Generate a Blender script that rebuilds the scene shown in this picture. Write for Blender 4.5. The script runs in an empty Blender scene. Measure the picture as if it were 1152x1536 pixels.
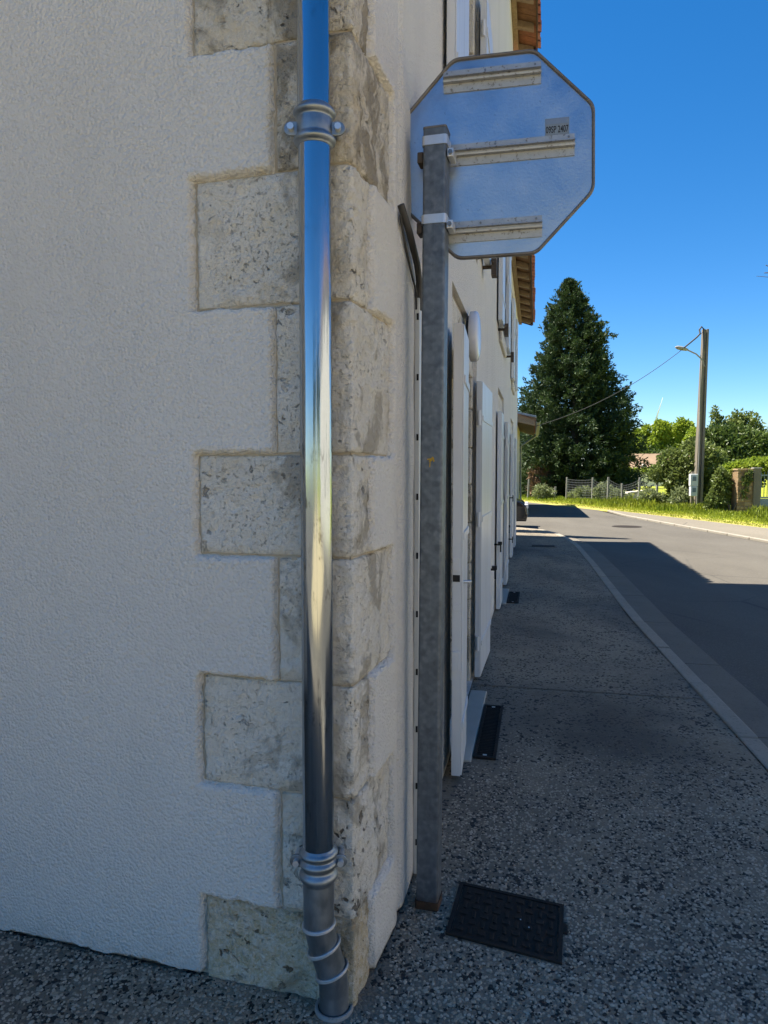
import bpy, bmesh, math, random
import numpy as np
from mathutils import Vector, Matrix, noise as mnoise

random.seed(7)
rng = np.random.default_rng(7)
SC = bpy.context.scene
COL = SC.collection
R = math.radians

# ------------------------------------------------------------------ camera, sky, sun, exposure
cam_d = bpy.data.cameras.new('camera')
cam = bpy.data.objects.new('camera', cam_d)
COL.objects.link(cam)
cam.location = (0, 0, 1.45)
cam.rotation_euler = (R(90 - 3.3), 0, 0)
cam_d.sensor_width = 36
cam_d.lens = 36 * 1065 / 1536
cam_d.clip_start = 0.05
cam_d.clip_end = 3000
SC.camera = cam

SUN_EL = R(63)
SUN_H = Vector((-0.93, 0.37)).normalized()          # horizontal direction towards the sun
world = bpy.data.worlds.new('World')
SC.world = world
world.use_nodes = True
wn = world.node_tree
sky = wn.nodes.new('ShaderNodeTexSky')
sky.sky_type = 'NISHITA'
sky.sun_disc = False
sky.sun_elevation = SUN_EL
sky.sun_rotation = math.atan2(SUN_H.x, SUN_H.y)
sky.altitude = 1800
sky.air_density = 1.0
sky.dust_density = 0.1
sky.ozone_density = 3.5
hs = wn.nodes.new('ShaderNodeHueSaturation')
hs.inputs['Saturation'].default_value = 1.33
wn.links.new(sky.outputs[0], hs.inputs['Color'])
wn.links.new(hs.outputs[0], wn.nodes['Background'].inputs[0])
wn.nodes['Background'].inputs[1].default_value = 0.068

sun_d = bpy.data.lights.new('sun', 'SUN')
sun_d.energy = 5.0
sun_d.angle = R(0.53)
sun_d.color = (1.0, 0.93, 0.81)
sun = bpy.data.objects.new('sun', sun_d)
COL.objects.link(sun)
sv = Vector((SUN_H.x * math.cos(SUN_EL), SUN_H.y * math.cos(SUN_EL), math.sin(SUN_EL)))
sun.rotation_euler = (-sv).to_track_quat('-Z', 'Y').to_euler()
sun.location = sv * 60

SC.view_settings.view_transform = 'Standard'
SC.view_settings.look = 'None'
SC.view_settings.gamma = 1
SC.view_settings.exposure = 1.55
SC.view_settings.use_curve_mapping = False

# ------------------------------------------------------------------ node helpers
class NT:
    def __init__(s, name):
        s.m = bpy.data.materials.new(name)
        s.m.use_nodes = True
        s.t = s.m.node_tree
        s.b = s.t.nodes['Principled BSDF']
        s.tc = s.t.nodes.new('ShaderNodeTexCoord')
        s.co = s.tc.outputs['Object']
    def n(s, typ): return s.t.nodes.new(typ)
    def L(s, a, b): s.t.links.new(a, b)
    def put(s, sock, v):
        if hasattr(v, 'is_output') or isinstance(v, bpy.types.NodeSocket): s.L(v, sock)
        elif isinstance(v, (tuple, list)) and sock.type == 'RGBA': sock.default_value = (*v[:3], 1)
        else: sock.default_value = v
    def mapping(s, scale=(1, 1, 1), rot=(0, 0, 0), vec=None):
        m = s.n('ShaderNodeMapping'); s.L(vec or s.co, m.inputs[0])
        m.inputs['Scale'].default_value = scale; m.inputs['Rotation'].default_value = rot
        return m.outputs[0]
    def noise(s, scale, detail=3, rough=.55, vec=None, dist=0, col=False):
        m = s.n('ShaderNodeTexNoise'); s.L(vec or s.co, m.inputs['Vector'])
        m.inputs['Scale'].default_value = scale; m.inputs['Detail'].default_value = detail
        m.inputs['Roughness'].default_value = rough; m.inputs['Distortion'].default_value = dist
        return m.outputs['Color' if col else 'Fac']
    def vor(s, scale, feature='F1', out='Distance', vec=None, rnd=1):
        m = s.n('ShaderNodeTexVoronoi'); m.feature = feature
        s.L(vec or s.co, m.inputs['Vector']); m.inputs['Scale'].default_value = scale
        m.inputs['Randomness'].default_value = rnd
        return m.outputs[out]
    def ramp(s, fac, stops, interp='LINEAR'):
        m = s.n('ShaderNodeValToRGB'); s.put(m.inputs[0], fac); cr = m.color_ramp; cr.interpolation = interp
        while len(cr.elements) < len(stops): cr.elements.new(.5)
        for e, (p, c) in zip(cr.elements, stops):
            e.position = p
            e.color = (c, c, c, 1) if isinstance(c, (int, float)) else (*c, 1)
        return m.outputs[0]
    def mix(s, fac, a, b, mode='MIX'):
        m = s.n('ShaderNodeMix'); m.data_type = 'RGBA'; m.blend_type = mode
        s.put(m.inputs[0], fac); s.put(m.inputs[6], a); s.put(m.inputs[7], b)
        return m.outputs[2]
    def math(s, op, a, b=0.0, c=0.0):
        m = s.n('ShaderNodeMath'); m.operation = op
        s.put(m.inputs[0], a); s.put(m.inputs[1], b); s.put(m.inputs[2], c)
        return m.outputs[0]
    def sep(s, vec=None):
        m = s.n('ShaderNodeSeparateXYZ'); s.L(vec or s.co, m.inputs[0]); return m.outputs
    def bump(s, h, dist=.002, strength=1, prev=None):
        m = s.n('ShaderNodeBump'); s.put(m.inputs['Height'], h)
        m.inputs['Distance'].default_value = dist; m.inputs['Strength'].default_value = strength
        if prev: s.L(prev, m.inputs['Normal'])
        return m.outputs[0]
    def island(s):
        return s.n('ShaderNodeNewGeometry').outputs['Random Per Island']
    def rand(s):
        return s.n('ShaderNodeObjectInfo').outputs['Random']
    def out(s, col=None, rough=None, metal=None, nrm=None, spec=None, **kw):
        b = s.b
        if col is not None: s.put(b.inputs['Base Color'], col)
        if rough is not None: s.put(b.inputs['Roughness'], rough)
        if metal is not None: s.put(b.inputs['Metallic'], metal)
        if nrm is not None: s.L(nrm, b.inputs['Normal'])
        if spec is not None: b.inputs['Specular IOR Level'].default_value = spec
        for k, v in kw.items(): s.put(b.inputs[k.replace('_', ' ')], v)
        return s.m

M = {}
def simple(name, col, rough=.6, metal=0, var=.15, scale=6, bscale=None, bdist=.002):
    t = NT(name)
    f = t.noise(scale, 4, .6)
    c = t.mix(f, tuple(x * (1 - var) for x in col), tuple(min(1, x * (1 + var)) for x in col))
    nr = t.bump(t.noise(bscale, 3), bdist) if bscale else None
    M[name] = t.out(c, rough, metal, nr)
    return M[name]

def build_materials():
    # roughcast render
    def render_mat(name, base, grime):
        t = NT(name)
        big = t.noise(.9, 4, .6)
        streak = t.noise(3, 4, .6, t.mapping((1, 1, .25)))
        c = t.mix(t.ramp(big, [(.3, 0), (.75, 1)]), base, tuple(x * .93 for x in base))
        c = t.mix(t.math('MULTIPLY', t.ramp(streak, [(.5, 0), (.8, 1)]), .35), c, grime)
        z = t.sep()[2]
        low = t.math('MULTIPLY', t.ramp(z, [(0, 1), (.09, 0)]), t.ramp(t.noise(9, 4), [(.35, 0), (.7, 1)]))
        c = t.mix(t.math('MULTIPLY', low, .55), c, (.22, .2, .16))
        runs = t.ramp(t.noise(7, 5, .65, t.mapping((1, 1, .06))), [(.58, 0), (.75, .3)])
        c = t.mix(t.math('MULTIPLY', runs, t.ramp(t.noise(.8, 3), [(.4, 0), (.65, 1)])), c, tuple(x * .72 for x in base))
        spk = t.ramp(t.noise(38, 2), [(.70, 0), (.76, 1)])
        c = t.mix(t.math('MULTIPLY', spk, .12), c, (.3, .29, .26))
        h = t.math('ADD', t.math('MULTIPLY', t.vor(105, 'F1'), -1.3), t.math('MULTIPLY', t.noise(190, 3, .6), 1.3))
        h2 = t.math('ADD', h, t.math('MULTIPLY', t.noise(28, 3), .5))
        nr = t.bump(h2, .0054, .9)
        M[name] = t.out(c, .88, 0, nr, .25)
    render_mat('render', (.80, .755, .68), (.62, .58, .50))
    render_mat('render_b', (.80, .76, .68), (.6, .56, .48))
    render_mat('render_c', (.68, .60, .46), (.5, .43, .33))

    # limestone quoins
    def stone(name, a, b, smear, amt):
        t = NT(name)
        r = t.rand()
        w = t.n('ShaderNodeVectorMath'); w.operation = 'ADD'
        cm = t.n('ShaderNodeCombineXYZ')
        t.put(cm.inputs[0], t.math('MULTIPLY', r, 17.0)); t.put(cm.inputs[1], t.math('MULTIPLY', r, 31.0)); t.put(cm.inputs[2], t.math('MULTIPLY', r, 7.0))
        t.L(t.co, w.inputs[0]); t.L(cm.outputs[0], w.inputs[1]); v = w.outputs[0]
        n1 = t.noise(7, 5, .65, v)
        c = t.mix(t.ramp(n1, [(.3, 0), (.7, 1)]), a, b)
        n2 = t.noise(45, 4, .65, v)
        c = t.mix(t.ramp(n2, [(.42, 0), (.66, .75)]), c, (.80, .74, .63))
        n3 = t.noise(80, 4, .72, v)
        c = t.mix(t.ramp(n3, [(.52, 0), (.66, .34)]), c, (.50, .44, .35))
        c = t.mix(t.ramp(t.noise(110, 3, .7, v), [(.55, 0), (.68, .6)]), c, (.86, .82, .74))
        yel = t.ramp(t.noise(5, 3, .6, v), [(.55, 0), (.75, .55)])
        c = t.mix(yel, c, (.50, .38, .20))
        xyz = t.sep()
        rad_ = t.math('SQRT', t.math('ADD', t.math('MULTIPLY', xyz[0], xyz[0]), t.math('MULTIPLY', xyz[1], xyz[1])))
        near = t.ramp(rad_, [(.0, .0), (.05, .03), (.12, .09), (.2, .08), (.27, 0)])
        smn = t.math('ADD', t.noise(6.5, 6, .62, t.mapping((1, 1, .7), vec=v), .6), near)
        sm = t.ramp(smn, [(.60 - amt, 0), (.67 - amt, 1)])
        c = t.mix(t.math('MULTIPLY', sm, .8), c, smear)
        pn = t.math('ADD', t.math('MULTIPLY', t.noise(33, 3, .55, v, .6), .8), t.math('MULTIPLY', t.noise(11, 2, .5, v), .3))
        big = t.ramp(pn, [(.672, 0), (.715, 1)])
        ex = t.ramp(t.noise(5, 2, .5, v), [(.36, 0), (.56, 1)])
        pits = t.math('MULTIPLY', t.math('MULTIPLY', big, ex), t.ramp(r, [(0, .25), (1, 1)]))
        fine = t.ramp(t.noise(105, 3, .6, v, .3), [(.60, 0), (.68, 1)])
        fine = t.math('MULTIPLY', fine, t.ramp(t.noise(9, 3, .5, v), [(.38, .1), (.6, .9)]))
        c = t.mix(t.math('MULTIPLY', fine, .45), c, (.28, .23, .16))
        c = t.mix(t.math('MULTIPLY', pits, .92), c, (.10, .075, .045))
        h = t.math('SUBTRACT', t.math('ADD', t.math('MULTIPLY', n2, 1.0), t.math('MULTIPLY', n3, 1.5)), t.math('ADD', t.math('MULTIPLY', pits, 2.4), t.math('MULTIPLY', fine, 1.1)))
        M[name] = t.out(c, .9, 0, t.bump(h, .0095, 1), .2)
    stone('limestone', (.78, .71, .58), (.88, .83, .73), (.43, .38, .30), .005)
    stone('limestone_smeared', (.68, .60, .46), (.80, .72, .58), (.32, .275, .205), .06)
    stone('limestone_ochre', (.58, .45, .26), (.70, .58, .38), (.36, .29, .19), .03)

    t = NT('mortar')
    c = t.mix(t.noise(14, 5, .65), (.33, .28, .205), (.56, .49, .38))
    M['mortar'] = t.out(c, .95, 0, t.bump(t.noise(90, 4, .65), .004), .15)

    # zinc downpipe
    t = NT('zinc')
    n = t.noise(5, 5, .6, t.mapping((1, 1, .25)))
    c = t.mix(n, (.29, .33, .37), (.50, .54, .58))
    sp = t.ramp(t.noise(55, 4, .7, t.mapping((1, 1, .35))), [(.57, 0), (.67, 1)])
    sp = t.math('MULTIPLY', sp, t.ramp(t.noise(4, 3), [(.45, 0), (.65, 1)]))
    c = t.mix(t.math('MULTIPLY', sp, .8), c, (.08, .08, .08))
    ro = t.ramp(t.noise(9, 5, .65, t.mapping((1, 1, .12))), [(.3, .09), (.7, .22)])
    h = t.noise(3.0, 3, .5, t.mapping((1, 1, .3)))
    h2 = t.noise(26, 4, .6, t.mapping((1, 1, .07)))
    M['zinc'] = t.out(c, ro, 1, t.bump(h2, .0022, .7, t.bump(h, .007, .55)))
    t = NT('zinc_dull')
    n = t.noise(22, 5, .65, t.mapping((1, 1, .5)))
    c = t.mix(t.ramp(n, [(.3, 0), (.7, 1)]), (.20, .23, .25), (.36, .39, .42))
    M['zinc_dull'] = t.out(c, t.ramp(n, [(.3, .34), (.7, .55)]), .9, t.bump(t.noise(30, 3), .0012))
    t = NT('solder')
    M['solder'] = t.out(t.mix(t.noise(60, 3), (.42, .43, .44), (.62, .63, .63)), .5, .8, t.bump(t.noise(90, 3), .001))

    # galvanised post
    t = NT('galvanised')
    v = t.vor(70, 'SMOOTH_F1', 'Color')
    g = t.ramp(v, [(.1, .0), (.9, 1)])
    n = t.noise(24, 5, .65)
    c = t.mix(t.ramp(t.math('ADD', t.math('MULTIPLY', g, .3), t.math('MULTIPLY', n, .7)), [(.3, 0), (.75, 1)]), (.09, .106, .122), (.205, .228, .252))
    c = t.mix(t.ramp(t.noise(7, 5, .7), [(.58, 0), (.68, .55)]), c, (.27, .28, .29))
    z = t.sep()[2]
    rust = t.math('MULTIPLY', t.ramp(z, [(.0, 1), (.07, 0)]), t.ramp(t.noise(26, 4), [(.38, 0), (.6, 1)]))
    c = t.mix(rust, c, (.07, .036, .018))
    M['galvanised'] = t.out(c, t.ramp(n, [(.3, .42), (.7, .6)]), .55, t.bump(t.noise(40, 3), .0008))
    t = NT('rust')
    M['rust'] = t.out(t.mix(t.noise(40, 5, .7), (.03, .016, .009), (.11, .055, .026)), .9, .1, t.bump(t.noise(80, 4), .004))

    # aluminium sign back
    t = NT('sign_aluminium')
    n = t.noise(7, 5, .6)
    fine = t.noise(120, 3, .6)
    c = t.mix(t.ramp(n, [(.3, 0), (.7, 1)]), (.33, .385, .47), (.43, .485, .57))
    c = t.mix(t.math('MULTIPLY', t.ramp(fine, [(.55, 0), (.75, 1)]), .25), c, (.30, .30, .33))
    st = t.ramp(t.noise(3.2, 4, .6, None, .5), [(.56, 0), (.72, 1)])
    c = t.mix(t.math('MULTIPLY', st, .5), c, (.22, .23, .27))
    spk = t.ramp(t.noise(75, 3, .7), [(.66, 0), (.72, 1)])
    c = t.mix(t.math('MULTIPLY', spk, .35), c, (.16, .14, .11))
    M['sign_aluminium'] = t.out(c, t.ramp(n, [(.3, .29), (.7, .41)]), .95, t.bump(fine, .0006, 1, t.bump(t.noise(2.2, 1, .4), .012, .5)))
    t = NT('sign_edge')
    c = t.mix(t.noise(22, 4), (.13, .115, .10), (.24, .22, .20))
    M['sign_edge'] = t.out(c, .6, .4)
    t = NT('rail_aluminium')
    n = t.noise(30, 4, .6, t.mapping((1, 1, 1)))
    c = t.mix(n, (.30, .31, .32), (.50, .51, .52))
    c = t.mix(t.ramp(t.noise(70, 4, .7), [(.56, 0), (.66, .8)]), c, (.14, .12, .09))
    M['rail_aluminium'] = t.out(c, .5, .45)
    t = NT('band_steel')
    M['band_steel'] = t.out(t.mix(t.noise(30, 3), (.55, .56, .57), (.75, .76, .77)), .38, .7)
    simple('bolt_steel', (.22, .22, .22), .4, .8, .4, 60)
    simple('red_film', (.45, .015, .02), .4, 0, .05)
    simple('sticker', (.20, .24, .28), .45, 0, .25, 40)
    simple('ink', (.012, .012, .015), .6, 0, .05)
    simple('yellow_paint', (.55, .33, .02), .6, 0, .2, 50)

    # pavement (exposed aggregate)
    t = NT('aggregate')
    wv = t.n('ShaderNodeVectorMath'); wv.operation = 'ADD'
    wn_ = t.noise(60, 2, .5, None, 0, True)
    sc = t.n('ShaderNodeVectorMath'); sc.operation = 'SCALE'; t.L(wn_, sc.inputs[0]); sc.inputs['Scale'].default_value = .012
    t.L(t.co, wv.inputs[0]); t.L(sc.outputs[0], wv.inputs[1]); v = wv.outputs[0]
    cell = t.sep(t.vor(74, 'F1', 'Color', v))
    dist = t.vor(74, 'DISTANCE_TO_EDGE', 'Distance', v)
    blot = t.noise(2.3, 5, .62)
    mid = t.noise(9, 4, .6)
    col = t.ramp(cell[0], [(0, (.245, .20, .14)), (.35, (.29, .24, .17)), (.7, (.325, .27, .195)), (1, (.27, .215, .14))])
    thr = t.math('ADD', t.math('MULTIPLY', mid, .9), t.math('MULTIPLY', blot, .7))
    dk = t.math('LESS_THAN', cell[1], t.math('SUBTRACT', thr, .66))
    col = t.mix(t.math('MULTIPLY', dk, .93), col, (.014, .012, .010))
    edge = t.ramp(dist, [(0.0, .35), (.08, 0)])
    col = t.mix(edge, col, (.10, .095, .085))
    stain = t.ramp(t.noise(.75, 6, .66, t.mapping((1, .55, 1), (0, 0, .2)), .5), [(.42, 0), (.62, 1)])
    col = t.mix(t.math('MULTIPLY', stain, .75), col, t.mix(.2, (.045, .045, .045), col))
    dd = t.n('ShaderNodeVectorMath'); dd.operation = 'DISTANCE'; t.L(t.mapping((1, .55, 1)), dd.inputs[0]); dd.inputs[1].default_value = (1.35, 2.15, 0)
    dark_patch = t.ramp(t.math('ADD', dd.outputs['Value'], t.math('MULTIPLY', t.noise(1.6, 5, .65), .9)), [(.6, .72), (1.35, 0)])  # broad ragged patch of darker tone, fading outwards
    col = t.mix(dark_patch, col, (.07, .06, .048))
    h = t.math('ADD', t.ramp(dist, [(0, 0), (.35, 1)]), t.math('MULTIPLY', cell[2], .5))
    M['aggregate'] = t.out(col, .8, 0, t.bump(h, .004, .9), .3)
    t = NT('pebble')
    r = t.island()
    blot = t.noise(9, 4, .6)
    col = t.ramp(r, [(0, (.31, .25, .17)), (.3, (.36, .295, .21)), (.6, (.42, .35, .255)), (.9, (.48, .405, .31)), (1, (.37, .275, .17))])
    clus = t.math('ADD', t.math('MULTIPLY', t.noise(9, 4, .6), .9), t.math('MULTIPLY', t.noise(2.3, 5, .62), .7))
    r2 = t.math('FRACT', t.math('MULTIPLY', r, 37.7))
    col = t.mix(t.math('MULTIPLY', t.math('LESS_THAN', r2, t.math('SUBTRACT', clus, .62)), .95), col, (.012, .010, .009))
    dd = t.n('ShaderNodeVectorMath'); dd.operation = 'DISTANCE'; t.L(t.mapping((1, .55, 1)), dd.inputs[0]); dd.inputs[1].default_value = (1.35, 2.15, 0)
    dark_patch = t.ramp(t.math('ADD', dd.outputs['Value'], t.math('MULTIPLY', t.noise(1.6, 5, .65), .9)), [(.6, .78), (1.35, 0)])  # same patch of darker tone, carried onto the pebbles
    col = t.mix(dark_patch, col, (.07, .06, .048))
    M['pebble'] = t.out(col, .6, 0, t.bump(t.noise(300, 2), .0006), .35)

    def asphalt(name, a, b, patch):
        t = NT(name)
        f = t.noise(220, 3, .7); g = t.noise(.55, 5, .6, t.mapping((1.5, .5, 1), (0, 0, -.2)))
        sp = t.vor(95, 'F1', 'Color')
        c = t.mix(t.ramp(g, [(.3, 0), (.7, 1)]), a, b)
        c = t.mix(t.ramp(f, [(.35, .0), (.8, .5)]), c, patch)
        c = t.mix(t.math('MULTIPLY', t.ramp(sp, [(.6, 0), (.9, 1)]), .25), c, tuple(x * 1.9 for x in b))
        ck = t.ramp(t.vor(.42, 'DISTANCE_TO_EDGE', 'Distance', t.mapping((1, 1, 1))), [(0, 1), (.008, 0)])
        ck = t.math('MULTIPLY', ck, t.ramp(t.noise(.3, 2), [(.5, 0), (.6, .6)]))
        c = t.mix(ck, c, (.03, .03, .03))
        M[name] = t.out(c, .85, 0, t.bump(t.math('ADD', f, t.math('MULTIPLY', t.vor(110), .8)), .004, .7), .3)
    asphalt('asphalt', (.085, .076, .062), (.123, .112, .092), (.058, .051, .042))
    asphalt('asphalt_pale', (.16, .14, .105), (.20, .175, .135), (.12, .105, .08))
    t = NT('bounce_gravel')
    c = t.mix(t.noise(1.2, 5, .6), (.46, .36, .19), (.60, .49, .29))
    c = t.mix(t.ramp(t.noise(60, 3, .7), [(.5, 0), (.7, .5)]), c, (.3, .25, .18))
    M['bounce_gravel'] = t.out(c, .95, 0, t.bump(t.noise(120, 3), .004), .1)
    t = NT('concrete')
    c = t.mix(t.noise(5, 5, .62), (.21, .205, .19), (.36, .345, .315))
    c = t.mix(t.ramp(t.noise(40, 4, .7), [(.58, 0), (.72, .7)]), c, (.12, .115, .10))
    M['concrete'] = t.out(c, .9, 0, t.bump(t.noise(110, 4, .65), .003), .25)
    t = NT('apron_concrete')
    c = t.mix(t.noise(6, 5, .62), (.36, .33, .27), (.52, .48, .41))
    M['apron_concrete'] = t.out(c, .9, 0, t.bump(t.noise(110, 4, .65), .003), .25)
    t = NT('kerb_concrete')
    c = t.mix(t.noise(4, 5, .62), (.22, .195, .155), (.36, .325, .265))
    c = t.mix(t.ramp(t.noise(55, 4, .7), [(.55, 0), (.72, .7)]), c, (.09, .08, .06))
    M['kerb_concrete'] = t.out(c, .9, 0, t.bump(t.noise(130, 4, .65), .004), .25)
    t = NT('concrete_dark')
    c = t.mix(t.noise(3, 5, .62), (.13, .115, .09), (.21, .185, .15))
    c = t.mix(t.ramp(t.noise(60, 4, .7), [(.55, 0), (.72, .7)]), c, (.06, .06, .055))
    M['concrete_dark'] = t.out(c, .9, 0, t.bump(t.noise(140, 4, .65), .003), .25)
    t = NT('concrete_pole')
    c = t.mix(t.noise(2.5, 5, .62, t.mapping((3, 3, .4))), (.14, .12, .09), (.28, .245, .195))
    M['concrete_pole'] = t.out(c, .9, 0, t.bump(t.noise(40, 4, .65), .004), .2)
    t = NT('cast_iron')
    c = t.mix(t.noise(30, 5, .7), (.014, .011, .009), (.040, .032, .026))
    c = t.mix(t.ramp(t.noise(14, 4, .7), [(.6, 0), (.75, .6)]), c, (.085, .06, .045))
    M['cast_iron'] = t.out(c, .75, 0, t.bump(t.noise(160, 3), .0015), .15)
    simple('black_hole', (.01, .01, .01), .9)

    # joinery, woods, roofs
    t = NT('white_shutter')
    st = t.noise(6, 4, .6, t.mapping((1, 1, .15)))
    c = t.mix(t.ramp(st, [(.45, 0), (.8, .6)]), (.70, .71, .71), (.50, .49, .46))
    M['white_shutter'] = t.out(c, .30, 0, t.bump(t.noise(25, 2), .0006), .5)
    simple('white_plastic', (.66, .66, .62), .45, 0, .12, 9)
    simple('lamp_glass', (.66, .67, .70), .22, 0, .06, 8)
    simple('black_iron', (.012, .012, .013), .5, .3, .3, 30)
    simple('rusty_iron', (.10, .075, .055), .7, .4, .45, 25, 60, .002)
    simple('cable_black', (.045, .042, .038), .6, 0, .3, 20)
    simple('door_dark', (.05, .045, .04), .6)
    t = NT('glass_dark')
    M['glass_dark'] = t.out((.02, .024, .028), .06, 0, None, .6)
    def wood(name, a, b, rough=.75):
        t = NT(name)
        g = t.noise(4, 5, .65, t.mapping((3, 3, 3)), 1.2)
        w2 = t.noise(40, 4, .6, t.mapping((.4, 1, 1)))
        c = t.mix(t.ramp(g, [(.3, 0), (.7, 1)]), a, b)
        c = t.mix(t.math('MULTIPLY', w2, .35), c, tuple(x * .45 for x in a))
        c = t.mix(t.math('MULTIPLY', t.rand(), .4), c, tuple(x * .55 for x in b))
        M[name] = t.out(c, rough, 0, t.bump(w2, .002), .3)
    wood('soffit_wood', (.22, .115, .05), (.36, .20, .095))
    wood('beam_wood', (.24, .17, .10), (.40, .30, .19))
    wood('dark_wood', (.055, .036, .022), (.11, .075, .045))
    wood('bark', (.09, .065, .045), (.19, .145, .10))
    t = NT('roof_tile')
    c = t.mix(t.rand(), (.30, .095, .05), (.42, .18, .095))
    c = t.mix(t.ramp(t.noise(12, 4, .65), [(.45, 0), (.7, .7)]), c, (.16, .11, .085))
    M['roof_tile'] = t.out(c, .85, 0, t.bump(t.noise(60, 3), .003))
    simple('far_roof', (.25, .17, .105), .9, 0, .3, 1.2)
    simple('far_wall', (.74, .68, .58), .9, 0, .08, .8)
    t = NT('rubble')
    c = t.mix(t.rand(), (.20, .12, .055), (.46, .32, .17))
    c = t.mix(t.ramp(t.noise(9, 4, .65), [(.45, 0), (.7, .6)]), c, (.20, .16, .11))
    M['rubble'] = t.out(c, .9, 0, t.bump(t.noise(30, 3), .01))
    simple('gate_blue', (.20, .25, .33), .45, .2, .1)
    simple('fence_wire', (.20, .20, .19), .5, .5, .1)
    simple('box_white', (.74, .74, .71), .5, 0, .06)
    simple('turbine_white', (.8, .82, .85), .5, 0, .02)
    simple('terracotta', (.03, .03, .032), .6)
    t = NT('car_paint')
    M['car_paint'] = t.out((.014, .015, .018), .22, .3, None, .5, Coat_Weight=.6)
    simple('tyre', (.015, .015, .015), .8)

    # vegetation
    def leaf(name, a, b, c3=None, trans=.25, rough=.5, scale=.8):
        t = NT(name)
        r = t.island()
        c = t.mix(r, a, b)
        cl = t.ramp(t.noise(scale, 3, .6), [(.35, 0), (.68, 1)])
        c = t.mix(t.math('MULTIPLY', cl, .65), c, c3 or b)
        t.out(c, rough, 0, None, .3)
        tr = t.n('ShaderNodeBsdfTranslucent'); t.L(t.mix(.4, c, tuple(min(1, x * 1.9) for x in b)), tr.inputs[0])
        ms = t.n('ShaderNodeMixShader'); ms.inputs[0].default_value = trans
        o = [x for x in t.t.nodes if x.type == 'OUTPUT_MATERIAL'][0]
        t.L(t.b.outputs[0], ms.inputs[1]); t.L(tr.outputs[0], ms.inputs[2]); t.L(ms.outputs[0], o.inputs[0])
        M[name] = t.m
    leaf('conifer_leaf', (.016, .036, .014), (.038, .070, .020), (.070, .105, .028), .12, .6, .7)
    leaf('ivy_leaf', (.030, .062, .012), (.085, .130, .028), (.125, .160, .036), .22, .4, .9)
    leaf('shrub_leaf', (.055, .098, .018), (.145, .185, .048), (.20, .225, .07), .25, .45, 1.2)
    leaf('lime_leaf', (.12, .19, .018), (.24, .31, .03), (.30, .34, .045), .3, .5, .25)
    leaf('grass_blade', (.105, .175, .014), (.22, .275, .026), (.31, .31, .04), .35, .5, .5)
    leaf('weed_leaf', (.11, .15, .055), (.22, .25, .12), None, .3, .5, 2)
    leaf('dead_twig', (.15, .09, .05), (.26, .17, .10), None, .1, .8, 2)
    t = NT('turf')
    c = t.mix(t.noise(.35, 5, .6), (.17, .23, .012), (.33, .35, .025))
    c = t.mix(t.ramp(t.noise(3, 5, .7), [(.5, 0), (.7, .7)]), c, (.40, .34, .12))
    M['turf'] = t.out(c, .95, 0, t.bump(t.noise(30, 4), .02), .1)
    t = NT('turf_dry')
    c = t.mix(t.noise(2.2, 5, .65), (.30, .29, .045), (.44, .36, .13))
    M['turf_dry'] = t.out(c, .95, 0, t.bump(t.noise(60, 4), .015), .1)
build_materials()

# ------------------------------------------------------------------ mesh helpers
def wloc(o):
    p = Vector((0, 0, 0))
    while o is not None:
        p = p + o.location; o = o.parent
    return p

def obj(name, verts, faces, m, parent=None, smooth=False, bevel=0, seg=2, **props):
    """verts are WORLD coordinates; parents are unrotated, so the offset is only subtracted"""
    me = bpy.data.meshes.new(name)
    v = np.asarray(verts, dtype=float).reshape(-1, 3)
    org = np.array(wloc(parent)) if parent is not None else np.zeros(3)
    me.from_pydata((v - org).tolist(), [], [tuple(f) for f in faces])
    me.materials.append(M[m])
    if smooth:
        me.polygons.foreach_set('use_smooth', [True] * len(me.polygons))
    me.update()
    o = bpy.data.objects.new(name, me)
    COL.objects.link(o)
    if parent is not None: o.parent = parent
    for k, val in props.items(): o[k] = val
    if bevel:
        b = o.modifiers.new('bevel', 'BEVEL'); b.width = bevel; b.segments = seg
        b.limit_method = 'ANGLE'; b.angle_limit = R(40)
        b.harden_normals = False
    return o

def thing(name, loc, label, cat, group=None):
    o = bpy.data.objects.new(name, None)
    o.location = loc; o.empty_display_size = .2
    COL.objects.link(o)
    o['label'] = label; o['category'] = cat
    if group: o['group'] = group
    return o

def structure(name, loc=(0, 0, 0)):
    o = bpy.data.objects.new(name, None); o.location = loc; COL.objects.link(o)
    o['kind'] = 'structure'
    return o

def dup(o, parent=None, loc=None, label=None):
    c = o.copy(); COL.objects.link(c)
    if parent is not None: c.parent = parent
    if loc is not None: c.location = loc
    if label: c['label'] = label
    return c

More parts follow.
